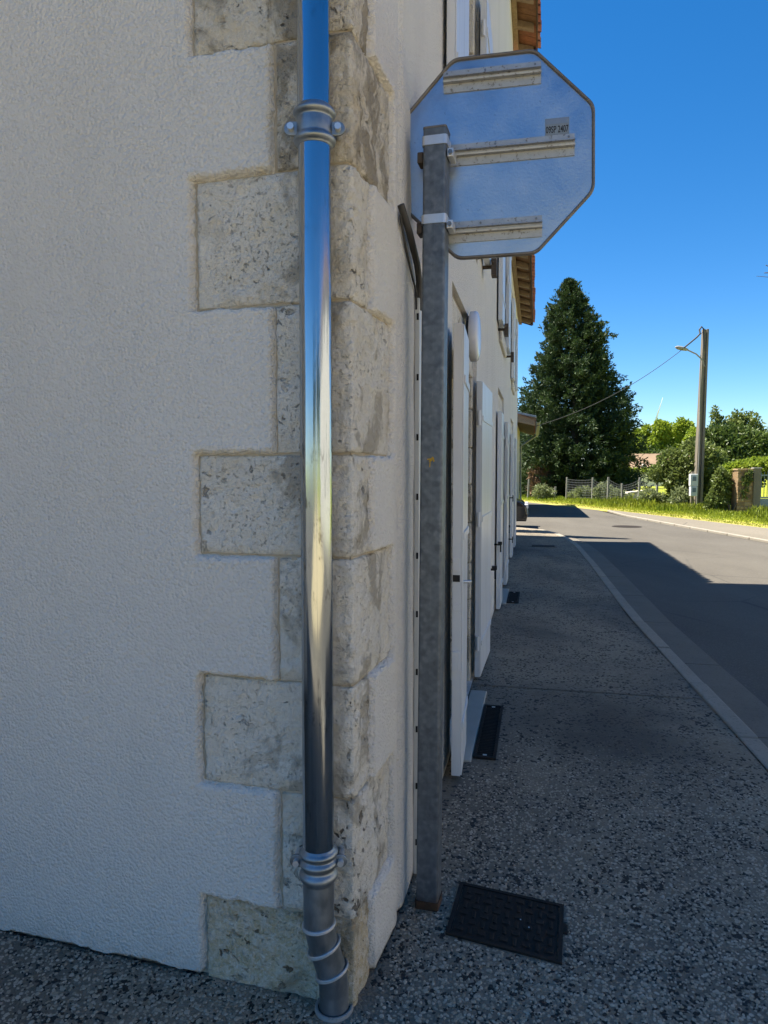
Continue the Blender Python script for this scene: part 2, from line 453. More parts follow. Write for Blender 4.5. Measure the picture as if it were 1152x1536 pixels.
class B:
    def __init__(s): s.v = []; s.f = []
    def add(s, vs, fs):
        k = len(s.v)
        s.v += [tuple(p) for p in vs]; s.f += [tuple(i + k for i in f) for f in fs]
        return s
    def hexa(s, p):           # 8 points: bottom 4 ccw, top 4 ccw
        return s.add(p, [(3, 2, 1, 0), (4, 5, 6, 7), (0, 1, 5, 4), (1, 2, 6, 5), (2, 3, 7, 6), (3, 0, 4, 7)])
    def box(s, c, size, rot=None):
        x, y, z = size[0] / 2, size[1] / 2, size[2] / 2
        p = [Vector(q) for q in [(-x, -y, -z), (x, -y, -z), (x, y, -z), (-x, y, -z), (-x, -y, z), (x, -y, z), (x, y, z), (-x, y, z)]]
        if rot is not None: p = [rot @ q for q in p]
        return s.hexa([q + Vector(c) for q in p])
    def fbox(s, F, s0, s1, o0, o1, z0, z1):
        return s.hexa([F(s0, o0, z0), F(s0, o1, z0), F(s1, o1, z0), F(s1, o0, z0), F(s0, o0, z1), F(s0, o1, z1), F(s1, o1, z1), F(s1, o0, z1)])
    def tube(s, pts, r, n=12, cap=True):
        pts = [Vector(p) for p in pts]
        rs = r if isinstance(r, (list, tuple)) else [r] * len(pts)
        k = len(s.v); up = None
        for i, p in enumerate(pts):
            d = (pts[min(i + 1, len(pts) - 1)] - pts[max(i - 1, 0)]).normalized()
            if up is None:
                up = d.orthogonal().normalized()
            up = (up - d * up.dot(d)).normalized()
            w = d.cross(up)
            for j in range(n):
                a = 2 * math.pi * j / n
                s.v.append(tuple(p + (up * math.cos(a) + w * math.sin(a)) * rs[i]))
        for i in range(len(pts) - 1):
            for j in range(n):
                j2 = (j + 1) % n
                s.f.append((k + i * n + j, k + i * n + j2, k + (i + 1) * n + j2, k + (i + 1) * n + j))
        if cap:
            e = k + (len(pts) - 1) * n; q = len(s.v)
            s.v += s.v[k:k + n] + s.v[e:e + n]
            s.f.append(tuple(q + j for j in range(n))[::-1])
            s.f.append(tuple(q + n + j for j in range(n)))
        return s
    def prism(s, poly, ax0, ax1):      # poly: list of 3D points, extruded by vector ax1-ax0
        d = Vector(ax1) - Vector(ax0); n = len(poly)
        a = [Vector(p) for p in poly]
        s.add(a + [p + d for p in a], [tuple(range(n))[::-1], tuple(range(n, 2 * n))] + [(i, (i + 1) % n, n + (i + 1) % n, n + i) for i in range(n)])
        return s
    def build(s, name, m, parent=None, smooth=False, bevel=0, seg=2, **props):
        return obj(name, s.v, s.f, m, parent, smooth, bevel, seg, **props)

def flat(name, pts, z, m, parent=None, **props):
    me = bpy.data.meshes.new(name)
    bm = bmesh.new()
    f = bm.faces.new([bm.verts.new((p[0], p[1], z)) for p in pts])
    if f.normal.z < 0 or sum((pts[i][0] * pts[(i + 1) % len(pts)][1] - pts[(i + 1) % len(pts)][0] * pts[i][1]) for i in range(len(pts))) < 0:
        f.normal_flip()
    bmesh.ops.triangulate(bm, faces=bm.faces[:], ngon_method='EAR_CLIP')
    bm.to_mesh(me); bm.free()
    me.materials.append(M[m])
    o = bpy.data.objects.new(name, me); COL.objects.link(o)
    if parent is not None: o.parent = parent
    for k, v in props.items(): o[k] = v
    return o

def offset_line(pts, d):
    """offset a polyline to its right by d"""
    out = []
    for i, p in enumerate(pts):
        a = Vector(pts[max(i - 1, 0)]); b = Vector(pts[min(i + 1, len(pts) - 1)])
        t = (b - a).normalized()
        out.append((p[0] + t.y * d, p[1] - t.x * d))
    return out

def resample(pts, step):
    out = [Vector(pts[0])]; acc = 0
    res = [Vector(pts[0])]
    for a, b in zip(pts[:-1], pts[1:]):
        a = Vector(a); b = Vector(b); L = (b - a).length; t = step - acc
        while t <= L:
            res.append(a + (b - a) * (t / L)); t += step
        acc = L - (t - step)
    return res

# ------------------------------------------------------------------ frames of the two facades
C0 = Vector((-.08, 1.84))                       # stone arris of the house corner
VD = Vector((-.96, .28)).normalized(); MD = Vector((VD.y * -1, VD.x))   # along the side facade, its outward normal
if MD.y > 0: MD = -MD
UI = Vector((.29, .957)).normalized(); NI = Vector((UI.y, -UI.x))       # first half metre of the street facade
U = Vector((.2102, .9777)).normalized(); N = Vector((U.y, -U.x))
KA = .436
K = C0 + UI * KA
Q = K + U * .2077                                # street facade origin (s = 0)
def FS(s, o, z): return (Q.x + U.x * s + N.x * o, Q.y + U.y * s + N.y * o, z)
def FL(v, o, z): return (C0.x + VD.x * v + MD.x * o, C0.y + VD.y * v + MD.y * o, z)
def FN(a, o, z):                                 # near street wall, bending at KA
    if a < KA: p = C0 + UI * a; n = NI
    else: p = K + U * (a - KA); n = N
    w = min(1, max(0, (a - KA + .03) / .06)); n = (NI * (1 - w) + N * w).normalized()
    return (p.x + n.x * o, p.y + n.y * o, z)

# ================================================================== SETTING
flat('ground', [(-900, -900), (900, -900), (900, 900), (-900, 900)], -.14, 'turf', kind='structure')
flat('road', [(8.6, -70), (8.35, 0), (8.25, 15.2), (8.15, 24.1), (8.5, 28.3), (7.0, 36.4), (2, 46), (-8, 54), (-60, 78), (-60, -70)], -.10, 'asphalt', kind='structure')
GRASS_EDGE = [(13.6, -20), (12.4, 2), (11.0, 12), (10.12, 18.64), (9.3, 24.1), (8.6, 28.3), (7.05, 36.4), (2.1, 46.2), (-8, 54.3)]
# asphalt strip beyond the far kerb
RK = [(8.55, -20), (8.4, 0), (8.27, 15.2), (8.2, 19.5), (8.17, 24.1), (8.6, 27.9)]
flat('side_path', [(p[0] + .10, p[1]) for p in RK] + GRASS_EDGE[5::-1], -.055, 'asphalt_pale', kind='structure')
far_kerb = structure('far_kerb', (8.3, 15, -.1))
rp = resample(RK[1:], 1.0)
for a, b in zip(rp[:-1], rp[1:]):
    d = (b - a).normalized(); nn = Vector((d.y, -d.x)); e = a + d * .012; g = b - d * .012
    bb = B(); bb.hexa([(e.x, e.y, -.13), (e.x + nn.x * .12, e.y + nn.y * .12, -.13), (g.x + nn.x * .12, g.y + nn.y * .12, -.13), (g.x, g.y, -.13),
                       (e.x, e.y, -.045), (e.x + nn.x * .12, e.y + nn.y * .12, -.045), (g.x + nn.x * .12, g.y + nn.y * .12, -.045), (g.x, g.y, -.045)])
    bb.build('kerb_stone', 'kerb_concrete', far_kerb, bevel=.012)

flat('square', [(-4.2, -3.2), (8.1, -3.2), (8.3, -26), (-4.2, -26)], -.095, 'bounce_gravel', kind='structure')  # unseen pale ground, added to bounce warm light and colour the pipe's reflection

# near pavement: bays of exposed aggregate, kerb stones, gutter slabs
KERB = [(-13, 1.6), (-8, .15), (-4, -1.0), (-1.2, -1.75), (.2, -1.9), (1.0, -1.55), (1.35, -.7), (1.55, .5), (1.68, 1.6), (2.02, 3.66), (2.55, 7.01), (3.3, 10.9), (3.88, 14.1), (4.02, 15.3), (4.08, 16.6), (3.95, 17.7), (3.6, 18.3), (2.9, 18.5)]
IN = offset_line(KERB, -.115)
flat('pavement_bed', IN + [(1.5, 16.5), (0, 10), (-1.5, 4), (-13, 7)], -.007, 'aggregate', kind='structure')
pav = structure('pavement', (0, 0, 0))
def kerb_cross(Yw):
    """end of a joint: starts on the wall line at y=Yw, runs square to the street, meets the kerb line"""
    a = Vector((Q.x + U.x / U.y * (Yw - Q.y), Yw)); 
    for i in range(len(IN) - 1):
        p, q = Vector(IN[i]), Vector(IN[i + 1])
        if p.y < -1 or q.y <= p.y: continue
        d = q - p; den = N.x * d.y - N.y * d.x
        if abs(den) < 1e-6: continue
        w = p - a
        t = (w.x * d.y - w.y * d.x) / den; k = (w.x * N.y - w.y * N.x) / den
        if 0 <= k <= 1 and t > 0: return a - N * .2, a + N * t, i
cuts = [4.75, 8.05, 11.0, 13.6]
prev = None
bays = []
c0 = kerb_cross(cuts[0])
first = [tuple(p) for p in IN[:c0[2] + 1]] + [tuple(c0[1]), tuple(c0[0]), (-.15, 2.3), (-.25, 1.98), (-13, 5.7)]
flat('pavement_bay', first, 0, 'aggregate', pav)
for i, cu in enumerate(cuts):
    a0, a1, ia = kerb_cross(cu + .012)
    if i + 1 < len(cuts):
        b0, b1, ib = kerb_cross(cuts[i + 1])
        poly = [tuple(a0), tuple(a1)] + [tuple(IN[k]) for k in range(ia + 1, ib + 1)] + [tuple(b1), tuple(b0)]
    else:
        poly = [tuple(a0), tuple(a1)] + [tuple(IN[k]) for k in range(ia + 1, len(IN))] + [(2.6, 16.2)]
    flat('pavement_bay', poly, 0, 'aggregate', pav)
kerb = structure('kerb', (2.5, 7, 0))
kp = resample(KERB, 1.0)
for a, b in zip(kp[:-1], kp[1:]):
    d = (b - a).normalized(); nn = Vector((-d.y, d.x)); e = a + d * .006; g = b - d * .006
    dz = random.uniform(-.004, .004)
    bb = B(); bb.hexa([(e.x, e.y, -.13), (g.x, g.y, -.13), (g.x + nn.x * .11, g.y + nn.y * .11, -.13), (e.x + nn.x * .11, e.y + nn.y * .11, -.13),
                       (e.x, e.y, .004 + dz), (g.x, g.y, .004 + dz), (g.x + nn.x * .11, g.y + nn.y * .11, .006 + dz), (e.x + nn.x * .11, e.y + nn.y * .11, .006 + dz)])
    bb.build('kerb_stone', 'kerb_concrete', kerb, bevel=.012)
gutter = structure('gutter', (2.7, 7, -.1))
GL = [p for p in KERB if p[1] > -1 and p[0] > 1.2][:-2]
gp = resample(GL, 1.6)
for a, b in zip(gp[:-1], gp[1:]):
    d = (b - a).normalized(); nn = Vector((d.y, -d.x)); e = a + d * .006 + nn * .004; g = b - d * .006 + nn * .004
    bb = B(); bb.hexa([(e.x, e.y, -.13), (e.x + nn.x * .34, e.y + nn.y * .34, -.13), (g.x + nn.x * .34, g.y + nn.y * .34, -.13), (g.x, g.y, -.13),
                       (e.x, e.y, -.088), (e.x + nn.x * .34, e.y + nn.y * .34, -.092), (g.x + nn.x * .34, g.y + nn.y * .34, -.092), (g.x, g.y, -.088)])
    bb.build('gutter_slab', 'concrete_dark', gutter)

# ================================================================== HOUSE A (corner house)
house = thing('corner_house', (C0.x, C0.y, 0), 'tall pale rendered corner house with cream stone quoins behind the zinc downpipe', 'house')
HA = 7.85           # eave height
SEND = 8.55
WDEP = 8.6          # house depth along the side facade
JZ = [-.06, .238, .573, .88, 1.22, 1.495, 1.888, 2.23, 2.555]
while JZ[-1] < HA - .2: JZ.append(JZ[-1] + random.choice([.3, .33, .35]))
LONG_L = .452; SHORT_L = .217; LONG_S = .333; SHORT_S = .132
def lens(i):
    # course 0 is long on the side facade
    if i % 2 == 0: return LONG_L, SHORT_S
    return SHORT_L, LONG_S
CO = [(JZ[i], JZ[i + 1], *lens(i)) for i in range(len(JZ) - 1)]
def smooth(a, b, x):
    t = min(1, max(0, (x - a) / (b - a))); return t * t * (3 - 2 * t)
def nz(x, y, z): return mnoise.noise(Vector((x, y, z)))

def sd_stones(t, z, side):
    """signed distance outside the stepped quoin outline (positive = on the render)"""
    best = 9
    for z0, z1, ll, ls in CO:
        if z < z0 - .6 or z > z1 + .6: continue
        w = ll if side == 'L' else ls
        dz = max(z0 - z, z - z1); dt = t - w
        d = (math.hypot(max(dz, 0), max(dt, 0)) if max(dz, dt) > 0 else max(dz, dt))
        best = min(best, d)
    return best

def zgrid():
    z = []; q = .006
    while q < 2.95: z.append(q); q += .0075
    while q < HA: z.append(q); q += .06
    z.append(HA); return z
def render_field(name, F, side, t0, t1, groove=False):
    ts = list(np.arange(t0, t1 - .004, .0075)) + [t1]; zs = zgrid()
    vs = []
    for z in zs:
        for t in ts:
            sd = sd_stones(t, z, side)
            j = nz(t * 22, z * 22, 3.1) * .006 + nz(t * 70, z * 70, 1.7) * .003
            h = -.03 + .043 * smooth(-.004, .008, sd + j)
            h += nz(t * 5, z * 5, 9) * .0025
            # trowelled bead along the joint
            h += .0012 * math.exp(-((sd - .018) / .012) ** 2)
            if groove: h -= .013 * math.exp(-((t - KA + .022) / .026) ** 2)
            zz = z
            if z < .007:
                zz = .010 + .022 * max(0, nz(t * 7, 2.2, 0) + .25) + .008 * nz(t * 35, 0, 0)
            if t == ts[-1]: h = .013
            vs.append(F(t, h, zz))
    n = len(ts); fs = []
    for i in range(len(zs) - 1):
        for k in range(n - 1):
            a = i * n + k
            fs.append((a, a + 1, a + n + 1, a + n) if side == 'S' else (a + 1, a, a + n, a + n + 1))
    return obj(name, vs, fs, 'render', house, True)
render_field('side_render', FL, 'L', .17, 1.30)
render_field('street_render', FN, 'S', .09, .70, True)
# rest of the side facade with its gable
b = B()
tt = list(np.arange(1.30, WDEP, .12)) + [WDEP]
pts_b = [FL(t, .013, .012 + .016 * (nz(t * 6, 2.2, 0) + .3)) for t in tt]
RID = HA + (WDEP / 2) * math.tan(R(19))
pts_t = [FL(t, .013, HA) for t in tt]
n = len(tt)
b.add(pts_b + pts_t, [(i + 1, i, n + i, n + i + 1) for i in range(n - 1)])
b.add([FL(.0, .013, HA), FL(WDEP, .013, HA), FL(WDEP / 2, .013, RID)], [(0, 2, 1)])
b.build('gable_render', 'render', house)
# mortar core behind the quoins
def mortar_field(F, t1, rev):
    ts = list(np.arange(.012, t1, .011)); zs = list(np.arange(-.02, 2.95, .011)) + list(np.arange(2.95, HA, .12)) + [HA]
    vs = [F(t, -.0105 + nz(t * 30, z * 30, 21) * .005 + nz(t * 8, z * 8, 2) * .005, z) for z in zs for t in ts]; n = len(ts)
    fs = [(i * n + k, i * n + k + 1, (i + 1) * n + k + 1, (i + 1) * n + k) for i in range(len(zs) - 1) for k in range(n - 1)]
    obj('mortar_bed', vs, fs if not rev else [f[::-1] for f in fs], 'mortar', house, True)
mortar_field(FL, .50, True); mortar_field(FN, .39, False)

def quoin(i, z0, z1, ll, ls, fine):
    """one L-shaped corner stone: a sheet wrapped round the arris, edges rolled into the joint"""
    g = .0022 + random.random() * .003
    ll -= .003 + random.random() * .007; ls -= .003
    st = .0085 if fine else .04
    path = []                                    # (frame, t)
    t = ll
    path = [('L', ll, -.03), ('L', ll, -.006)] + [('L', x, 0) for x in np.arange(ll - .003, .012, -st)]
    rr = .011
    arc = []
    for k in range(5):
        w = k / 4
        pL = Vector(FL(rr, 0, 0)[:2]); pS = Vector(FN(rr, 0, 0)[:2])
        p = pL * (1 - w) ** 2 + C0 * 2 * w * (1 - w) + pS * w ** 2
        arc.append(p)
    S = [('S', x, 0) for x in np.arange(.014, ls - .003, st)] + [('S', ls, -.006), ('S', ls, -.03)]
    za, zb = z0 + g, z1 - g
    nzs = max(4, int((zb - za) / st))
    rows = [(za - .0005, -.02), (za, -.005)] + [(za + .004 + (zb - za - .008) * k / nzs, 0) for k in range(nzs + 1)] + [(zb, -.005), (zb + .0005, -.03)]
    vs = []; nc = len(path) + len(arc) + len(S)
    sx = i * 7.3
    for z, dz in rows:
        def disp(t, z):
            # edges of old stone are eroded, the face is tooled and uneven
            e = min(z - z0, z1 - z)
            return nz(t * 9 + sx, z * 9, i) * .006 + nz(t * 30 + sx, z * 30, i + 5) * .006 + nz(t * 62, z * 62 + sx, i) * .0055 - .005 * math.exp(-max(e, 0) / .012) * (1 + nz(t * 25, sx, 2))
        zz = z + nz(sx, z * 3, 1) * .0
        for fr, t, o in path:
            q = disp(t, z) * (1 if o == 0 else 0); je = nz(z * 30, sx, 4) * .004 if o != 0 else 0
            vs.append(FL(t + je, min(o, dz) + q if dz == 0 or o < -.01 else dz + q * .3, zz + nz(t * 18 + sx, dz * 3, 6) * (.004 if dz else 0)))
        for p in arc:
            q = disp(0, z) - .003 * abs(nz(z * 20, sx, 8)); o = dz + q
            dv = (MD + NI).normalized()
            vs.append((p.x + dv.x * o, p.y + dv.y * o, zz))
        for fr, t, o in S:
            q = disp(-t, z) * (1 if o == 0 else 0); je = nz(z * 30, sx, 14) * .004 if o != 0 else 0
            vs.append(FN(t + je, min(o, dz) + q if dz == 0 or o < -.01 else dz + q * .3, zz + nz(t * 18 + sx, dz * 3, 16) * (.004 if dz else 0)))
    fs = []
    for r in range(len(rows) - 1):
        for k in range(nc - 1):
            a = r * nc + k
            fs.append((a, a + 1, a + nc + 1, a + nc))
    m = 'limestone'
    if i == 0: m = 'limestone_ochre'
    if i in (7, 8): m = 'limestone_smeared'
    obj('quoin_stone', vs, fs, m, house, True)
for i, (z0, z1, ll, ls) in enumerate(CO):
    quoin(i, z0, z1, ll, ls, z0 < 2.8)

# street facade with openings
def wall_grid(name, F, s0, s1, z0, z1, holes, o, m, parent, back=None):
    ss = sorted({s0, s1, *[h[0] for h in holes], *[h[1] for h in holes]}); zs = sorted({z0, z1, *[h[2] for h in holes], *[h[3] for h in holes]})
    b = B()
    for a, c in zip(ss[:-1], ss[1:]):
        for e, g in zip(zs[:-1], zs[1:]):
            ms, mz = (a + c) / 2, (e + g) / 2
            if any(h[0] < ms < h[1] and h[2] < mz < h[3] for h in holes): continue
            b.add([F(a, o, e), F(c, o, e), F(c, o, g), F(a, o, g)], [(0, 1, 2, 3)])
    for h in holes:      # edge of the render skin
        for (p, q) in [((h[0], h[2]), (h[0], h[3])), ((h[1], h[3]), (h[1], h[2])), ((h[0], h[3]), (h[1], h[3])), ((h[1], h[2]), (h[0], h[2]))]:
            b.add([F(p[0], o, p[1]), F(q[0], o, q[1]), F(q[0], o - .06, q[1]), F(p[0], o - .06, p[1])], [(0, 1, 2, 3)])
    return b.build(name, m, parent)
S_START = .70 - KA - .2077
OPEN = [(1.27, 2.40, -.1, 2.08, 'door'), (1.27, 2.40, 3.02, 4.55, 'window'), (5.5, 6.5, -.1, 2.05, 'door'), (5.5, 6.5, 3.0, 4.4, 'window')]
JW = .17
holes = [(a - JW, c + JW, (z0 if k == 'door' else z0 - .16), z1 + .3, k) for a, c, z0, z1, k in OPEN]
wall_grid('street_render', FS, S_START, SEND, .006, HA, [(h[0], h[1], max(h[2], .006), h[3]) for h in holes], .013, 'render', house)
# hidden walls, so that the house is a closed body
b = B()
b.add([FS(SEND, .013, -.1), FS(SEND, -WDEP, -.1), FS(SEND, -WDEP, HA), FS(SEND, .013, HA)], [(0, 1, 2, 3)])
b.add([FS(SEND, .013, HA), FS(SEND, -WDEP, HA), FS(SEND, -WDEP / 2, RID)], [(0, 1, 2)])
b.add([FS(SEND, -WDEP, -.1), FL(WDEP, 0, -.1), FL(WDEP, 0, HA), FS(SEND, -WDEP, HA)], [(0, 1, 2, 3)])
b.build('rear_wall', 'render', house)

def jamb_stones(F, op, parent, step=.29):
    a, c, z0, z1, k = op
    zb = max(z0, 0)
    for side in (0, 1):
        z = zb; alt = random.random() < .5
        while z < z1 - .02:
            zt = min(z + step * random.uniform(.85, 1.15), z1)
            if z1 - zt < .1: zt = z1
            w = JW - (.05 if alt else .012) ; alt = not alt
            x0, x1 = (a - w, a) if side == 0 else (c, c + w)
            bb = B().fbox(F, x0, x1, -.34, -.004 - random.random() * .004, z + .005, zt - .005)
            bb.build('jamb_stone', 'limestone_smeared' if random.random() < .6 else 'limestone', parent, bevel=.008)
            z = zt
    # mortar behind the stones
    mb = B().fbox(F, a - JW + .002, a - .012, -.33, -.016, zb, z1).fbox(F, c + .012, c + JW - .002, -.33, -.016, zb, z1)
    mb.fbox(F, a - JW + .002, c + JW - .002, -.33, -.016, z1 + .012, z1 + .295)
    mb.build('mortar_bed', 'mortar', parent)
    B().fbox(F, a - .10, c + .10, -.34, -.005, z1, z1 + .27).build('lintel_stone', 'limestone', parent, bevel=.01)
    if k == 'window':
        B().fbox(F, a - .08, c + .08, -.34, .045, z0 - .15, z0 - .001).build('sill_stone', 'limestone', parent, bevel=.012)

def door(F, op, parent, m='door_dark'):
    a, c, z0, z1, k = op
    z0 = max(z0, .01)
    nm = 'door' if k == 'door' else 'window'
    d = B().fbox(F, a + .002, c - .002, -.27, -.225, z0, z1 - .002).build(nm, 'white_shutter' if k == 'window' else m, parent)
    mid = (a + c) / 2
    for x0, x1 in ((a + .07, mid - .04), (mid + .04, c - .07)):
        B().fbox(F, x0, x1, -.224, -.218, z0 + (.12 if k == 'window' else .8), z1 - .1).build('pane', 'glass_dark', d)
    if k == 'door':
        B().tube([F(mid + .03, -.2, 1.02), F(mid + .03, -.17, 1.02), F(mid + .14, -.17, 1.02)], .009, 8).build('handle', 'band_steel', d, True)
for op in OPEN:
    jamb_stones(FS, op, house); door(FS, op, house)

def shutter(F, s0, s1, o0, z0, z1, hinge_at, parent, thick=.036, tilt=0.0, planks=True, ring=True):
    """board leaf folded back on the wall; hinge_at 's0' or 's1'"""
    def G(s, o, z):
        k = (s - s0) / (s1 - s0)
        if hinge_at == 's1': k = 1 - k
        return F(s, o + o0 + tilt * k, z)
    leaf = B().fbox(G, s0, s1, 0, thick, z0, z1).build('shutter', 'white_shutter', parent, bevel=.003)
    nb = max(2, round((s1 - s0) / .11))
    w = (s1 - s0) / nb
    for i in range(nb):
        B().fbox(G, s0 + i * w + .003, s0 + (i + 1) * w - .003, thick + .0005, thick + .007, z0 + .004, z1 - .004).build('shutter_board', 'white_shutter', leaf, bevel=.003)
    for zz in (z0 + .24, (z0 + z1) / 2 + .08, z1 - .25):
        B().fbox(G, s0 + .01, s1 - .01, thick + .0075, thick + .014, zz - .018, zz + .018).build('strap_hinge', 'white_shutter', leaf, bevel=.002)
        hs = s0 if hinge_at == 's0' else s1
        sg = -1 if hinge_at == 's0' else 1
        B().tube([G(hs + sg * .014, thick * .6, zz - .05), G(hs + sg * .014, thick * .6, zz + .05)], .011, 10).build('hinge_pin', 'white_shutter', leaf, True)
    return leaf
lf = shutter(FS, .83, 1.245, .034, .02, 2.12, 's1', house, .042, .018)
# lock hardware on the edge of the first leaf
for zz, hh, mm, w in ((1.02, .06, 'white_shutter', .010), (.955, .032, 'black_iron', .004), (.82, .03, 'white_shutter', .006), (.57, .09, 'white_shutter', .022)):
    B().fbox(FS, .83 - w, .829, .055, .088, zz - hh / 2, zz + hh / 2).build('lock', mm, lf, bevel=.002)
B().tube([FS(.90, .09, .93), FS(.90, .125, .93), FS(.97, .122, .92)], .008, 8).build('handle', 'band_steel', lf, True)
shutter(FS, 2.46, 3.20, .022, .02, 2.06, 's0', house, .034, .02)
shutter(FS, .70, 1.245, .03, 2.98, 4.6, 's1', house)
shutter(FS, 2.45, 3.05, .03, 2.98, 4.6, 's0', house)
shutter(FS, 4.95, 5.44, .03, .02, 2.06, 's1', house)
shutter(FS, 6.56, 7.1, .03, .02, 2.06, 's0', house)
shutter(FS, 4.9, 5.44, .03, 2.97, 4.45, 's1', house)
shutter(FS, 6.56, 7.12, .03, 2.97, 4.45, 's0', house)
def stay(s, z, o=.05, mm='black_iron', parent=house):
    bb = B().tube([FS(s, .0, z), FS(s, o + .03, z)], .009, 8)
    bb.fbox(FS, s - .012, s + .012, o + .02, o + .034, z - .075, z + .03)
    bb.fbox(FS, s - .02, s + .02, o + .0, o + .04, z - .0, z + .03)
    bb.build('shutter_stay', mm, parent)
stay(3.30, .66, .085); stay(7.16, .7); stay(4.88, .7)
for s, z in ((3.02, 2.97), (.95, 2.95), (7.0, 2.93), (5.2, 2.93)):
    bb = B().tube([FS(s, .01, z), FS(s, .12, z)], .014, 8).fbox(FS, s - .05, s + .05, .08, .12, z - .07, z + .05)
    bb.tube([FS(s - .1, .09, z + .02), FS(s + .12, .09, z + .02)], .011, 8)
    bb.build('shutter_stay', 'rusty_iron', house)
# a hairline crack filled with dark mortar above the door lamp, and a chipped band
# eave of a house: soffit boards, rafters, wall plate, fascia, row of eave tiles, roof
def roofing(F, sA, sB, H, over, depth, parent, vis0, verge=.28, gab0=0.0, board_m='soffit_wood'):
    sl = math.tan(R(19))
    def z_at(o): return H - o * sl             # underside of the soffit boards, measured outwards from the wall
    s = vis0
    while s < sB + verge - .02:
        w = .125
        e = min(s + w - .006, sB + verge)
        dz = random.uniform(-.002, .002)
        b = B(); b.hexa([F(s, .0, z_at(0) + dz), F(s, over, z_at(over) + dz), F(e, over, z_at(over) + dz), F(e, .0, z_at(0) + dz),
                         F(s, .0, z_at(0) + .02 + dz), F(s, over, z_at(over) + .02 + dz), F(e, over, z_at(over) + .02 + dz), F(e, .0, z_at(0) + .02 + dz)])
        b.build('soffit_board', board_m, parent); s += w
    r = vis0 + .3
    while r < sB + verge:
        e = min(r, sB + verge - .09)
        b = B(); b.hexa([F(e, -.02, z_at(0) - .10), F(e, over - .03, z_at(over) - .085), F(e + .08, over - .03, z_at(over) - .085), F(e + .08, -.02, z_at(0) - .10),
                         F(e, -.02, z_at(0) - .003), F(e, over - .03, z_at(over - .03) - .003), F(e + .08, over - .03, z_at(over - .03) - .003), F(e + .08, -.02, z_at(0) - .003)])
        b.build('rafter', 'beam_wood', parent, bevel=.005); r += .62
    b = B().fbox(F, vis0, sB + verge - .01, .016, .085, H - .13, H - .035); b.build('wall_plate', 'beam_wood', parent, bevel=.006)
    b = B().fbox(F, vis0, sB + verge, over + .002, over + .026, z_at(over) - .05, z_at(over) + .07); b.build('fascia_board', 'dark_wood', parent, bevel=.004)
    # eave tiles: half-round clay tiles laid open side down
    first = None; s = vis0 + .1
    while s < sB + verge:
        if first is None:
            vs = []; ns = 8
            for k, o in ((0, over - .38), (1, over + .07)):
                for q in range(ns + 1):
                    a = math.pi * q / ns
                    for rad in (.098, .083):
                        vs.append(F(s + math.cos(a) * rad, o, H - o * sl + .045 + math.sin(a) * rad))
            fs = []; row = 2 * (ns + 1)
            for q in range(ns):
                a = q * 2
                fs += [(a, a + 2, row + a + 2, row + a), (a + 1, row + a + 1, row + a + 3, a + 3), (row + a, row + a + 2, row + a + 3, row + a + 1), (a, a + 1, a + 3, a + 2)]
            first = obj('eave_tile', vs, fs, 'roof_tile', parent, True); s_first = s
        else:
            dlt = s - s_first
            p0 = Vector(F(0, 0, 0)); p1 = Vector(F(dlt, random.uniform(-.012, .012), 0))
            dup(first, parent, p1 - p0 + Vector((0, 0, random.uniform(-.004, .004))))
        s += .205
    # roof slopes, waved like canal tiles
    ridge = depth / 2
    b = B()
    cols = np.arange(sA - verge, sB + verge + .02, .0513)
    for side in (0, 1):
        rows = [over + .02, -ridge] if side == 0 else [-ridge, -depth - over]
        vs = []
        for o in rows:
            zb = H + .03 + (-o * sl if o > -ridge else -(-depth - o) * sl)
            if o == -ridge: zb = H + .03 + ridge * sl
            for c in cols: vs.append(F(c, o, zb + .035 * abs(math.sin(math.pi * c / .205)) + .02))
        n = len(cols)
        b.add(vs, [(i, i + 1, n + i + 1, n + i) for i in range(n - 1)])
    b.build('roof', 'roof_tile', parent)
    # verge boards
    for s_, sg in ((sB + verge, 1), (sA - verge, -1)):
        b = B()
        for o0, o1, z0_, z1_ in ((over, -ridge, z_at(over), H + ridge * sl), (-ridge, -depth - over, H + ridge * sl, z_at(over))):
            x0, x1 = (s_ - .03, s_) if sg > 0 else (s_, s_ + .03)
            b.hexa([F(x0, o0, z0_ - .06), F(x1, o0, z0_ - .06), F(x1, o1, z1_ - .06), F(x0, o1, z1_ - .06), F(x0, o0, z0_ + .06), F(x1, o0, z0_ + .06), F(x1, o1, z1_ + .06), F(x0, o1, z1_ + .06)])
        b.build('verge_board', 'dark_wood', parent)
roofing(FS, -.55, SEND, HA, .34, WDEP, house, 3.5, .25)

# door lamp
lamp = thing('door_lamp', FS(1.88, 0, 2.25), 'round white bulkhead lamp on the wall above the first door', 'lamp')
def disc(F, s, z, rad, o0, o1, n=28, ease=None):
    b = B(); rings = ease or [(o0, rad), (o1, rad)]
    vs = []
    for o, r in rings:
        for k in range(n):
            a = 2 * math.pi * k / n
            vs.append(F(s + r * math.cos(a), o, z + r * math.sin(a)))
    fs = []
    for i in range(len(rings) - 1):
        for k in range(n):
            k2 = (k + 1) % n
            fs.append((i * n + k, i * n + k2, (i + 1) * n + k2, (i + 1) * n + k))
    fs.append(tuple((len(rings) - 1) * n + k for k in range(n))); fs.append(tuple(range(n))[::-1])
    return b.add(vs, fs)
disc(FS, 1.88, 2.25, .12, .0135, .03).build('back_plate', 'black_iron', lamp)
disc(FS, 1.88, 2.25, 0, 0, 0, 32, [(.03, .138), (.034, .146), (.066, .147), (.078, .138), (.086, .11), (.090, .06), (.091, .012)]).build('globe', 'lamp_glass', lamp, True)

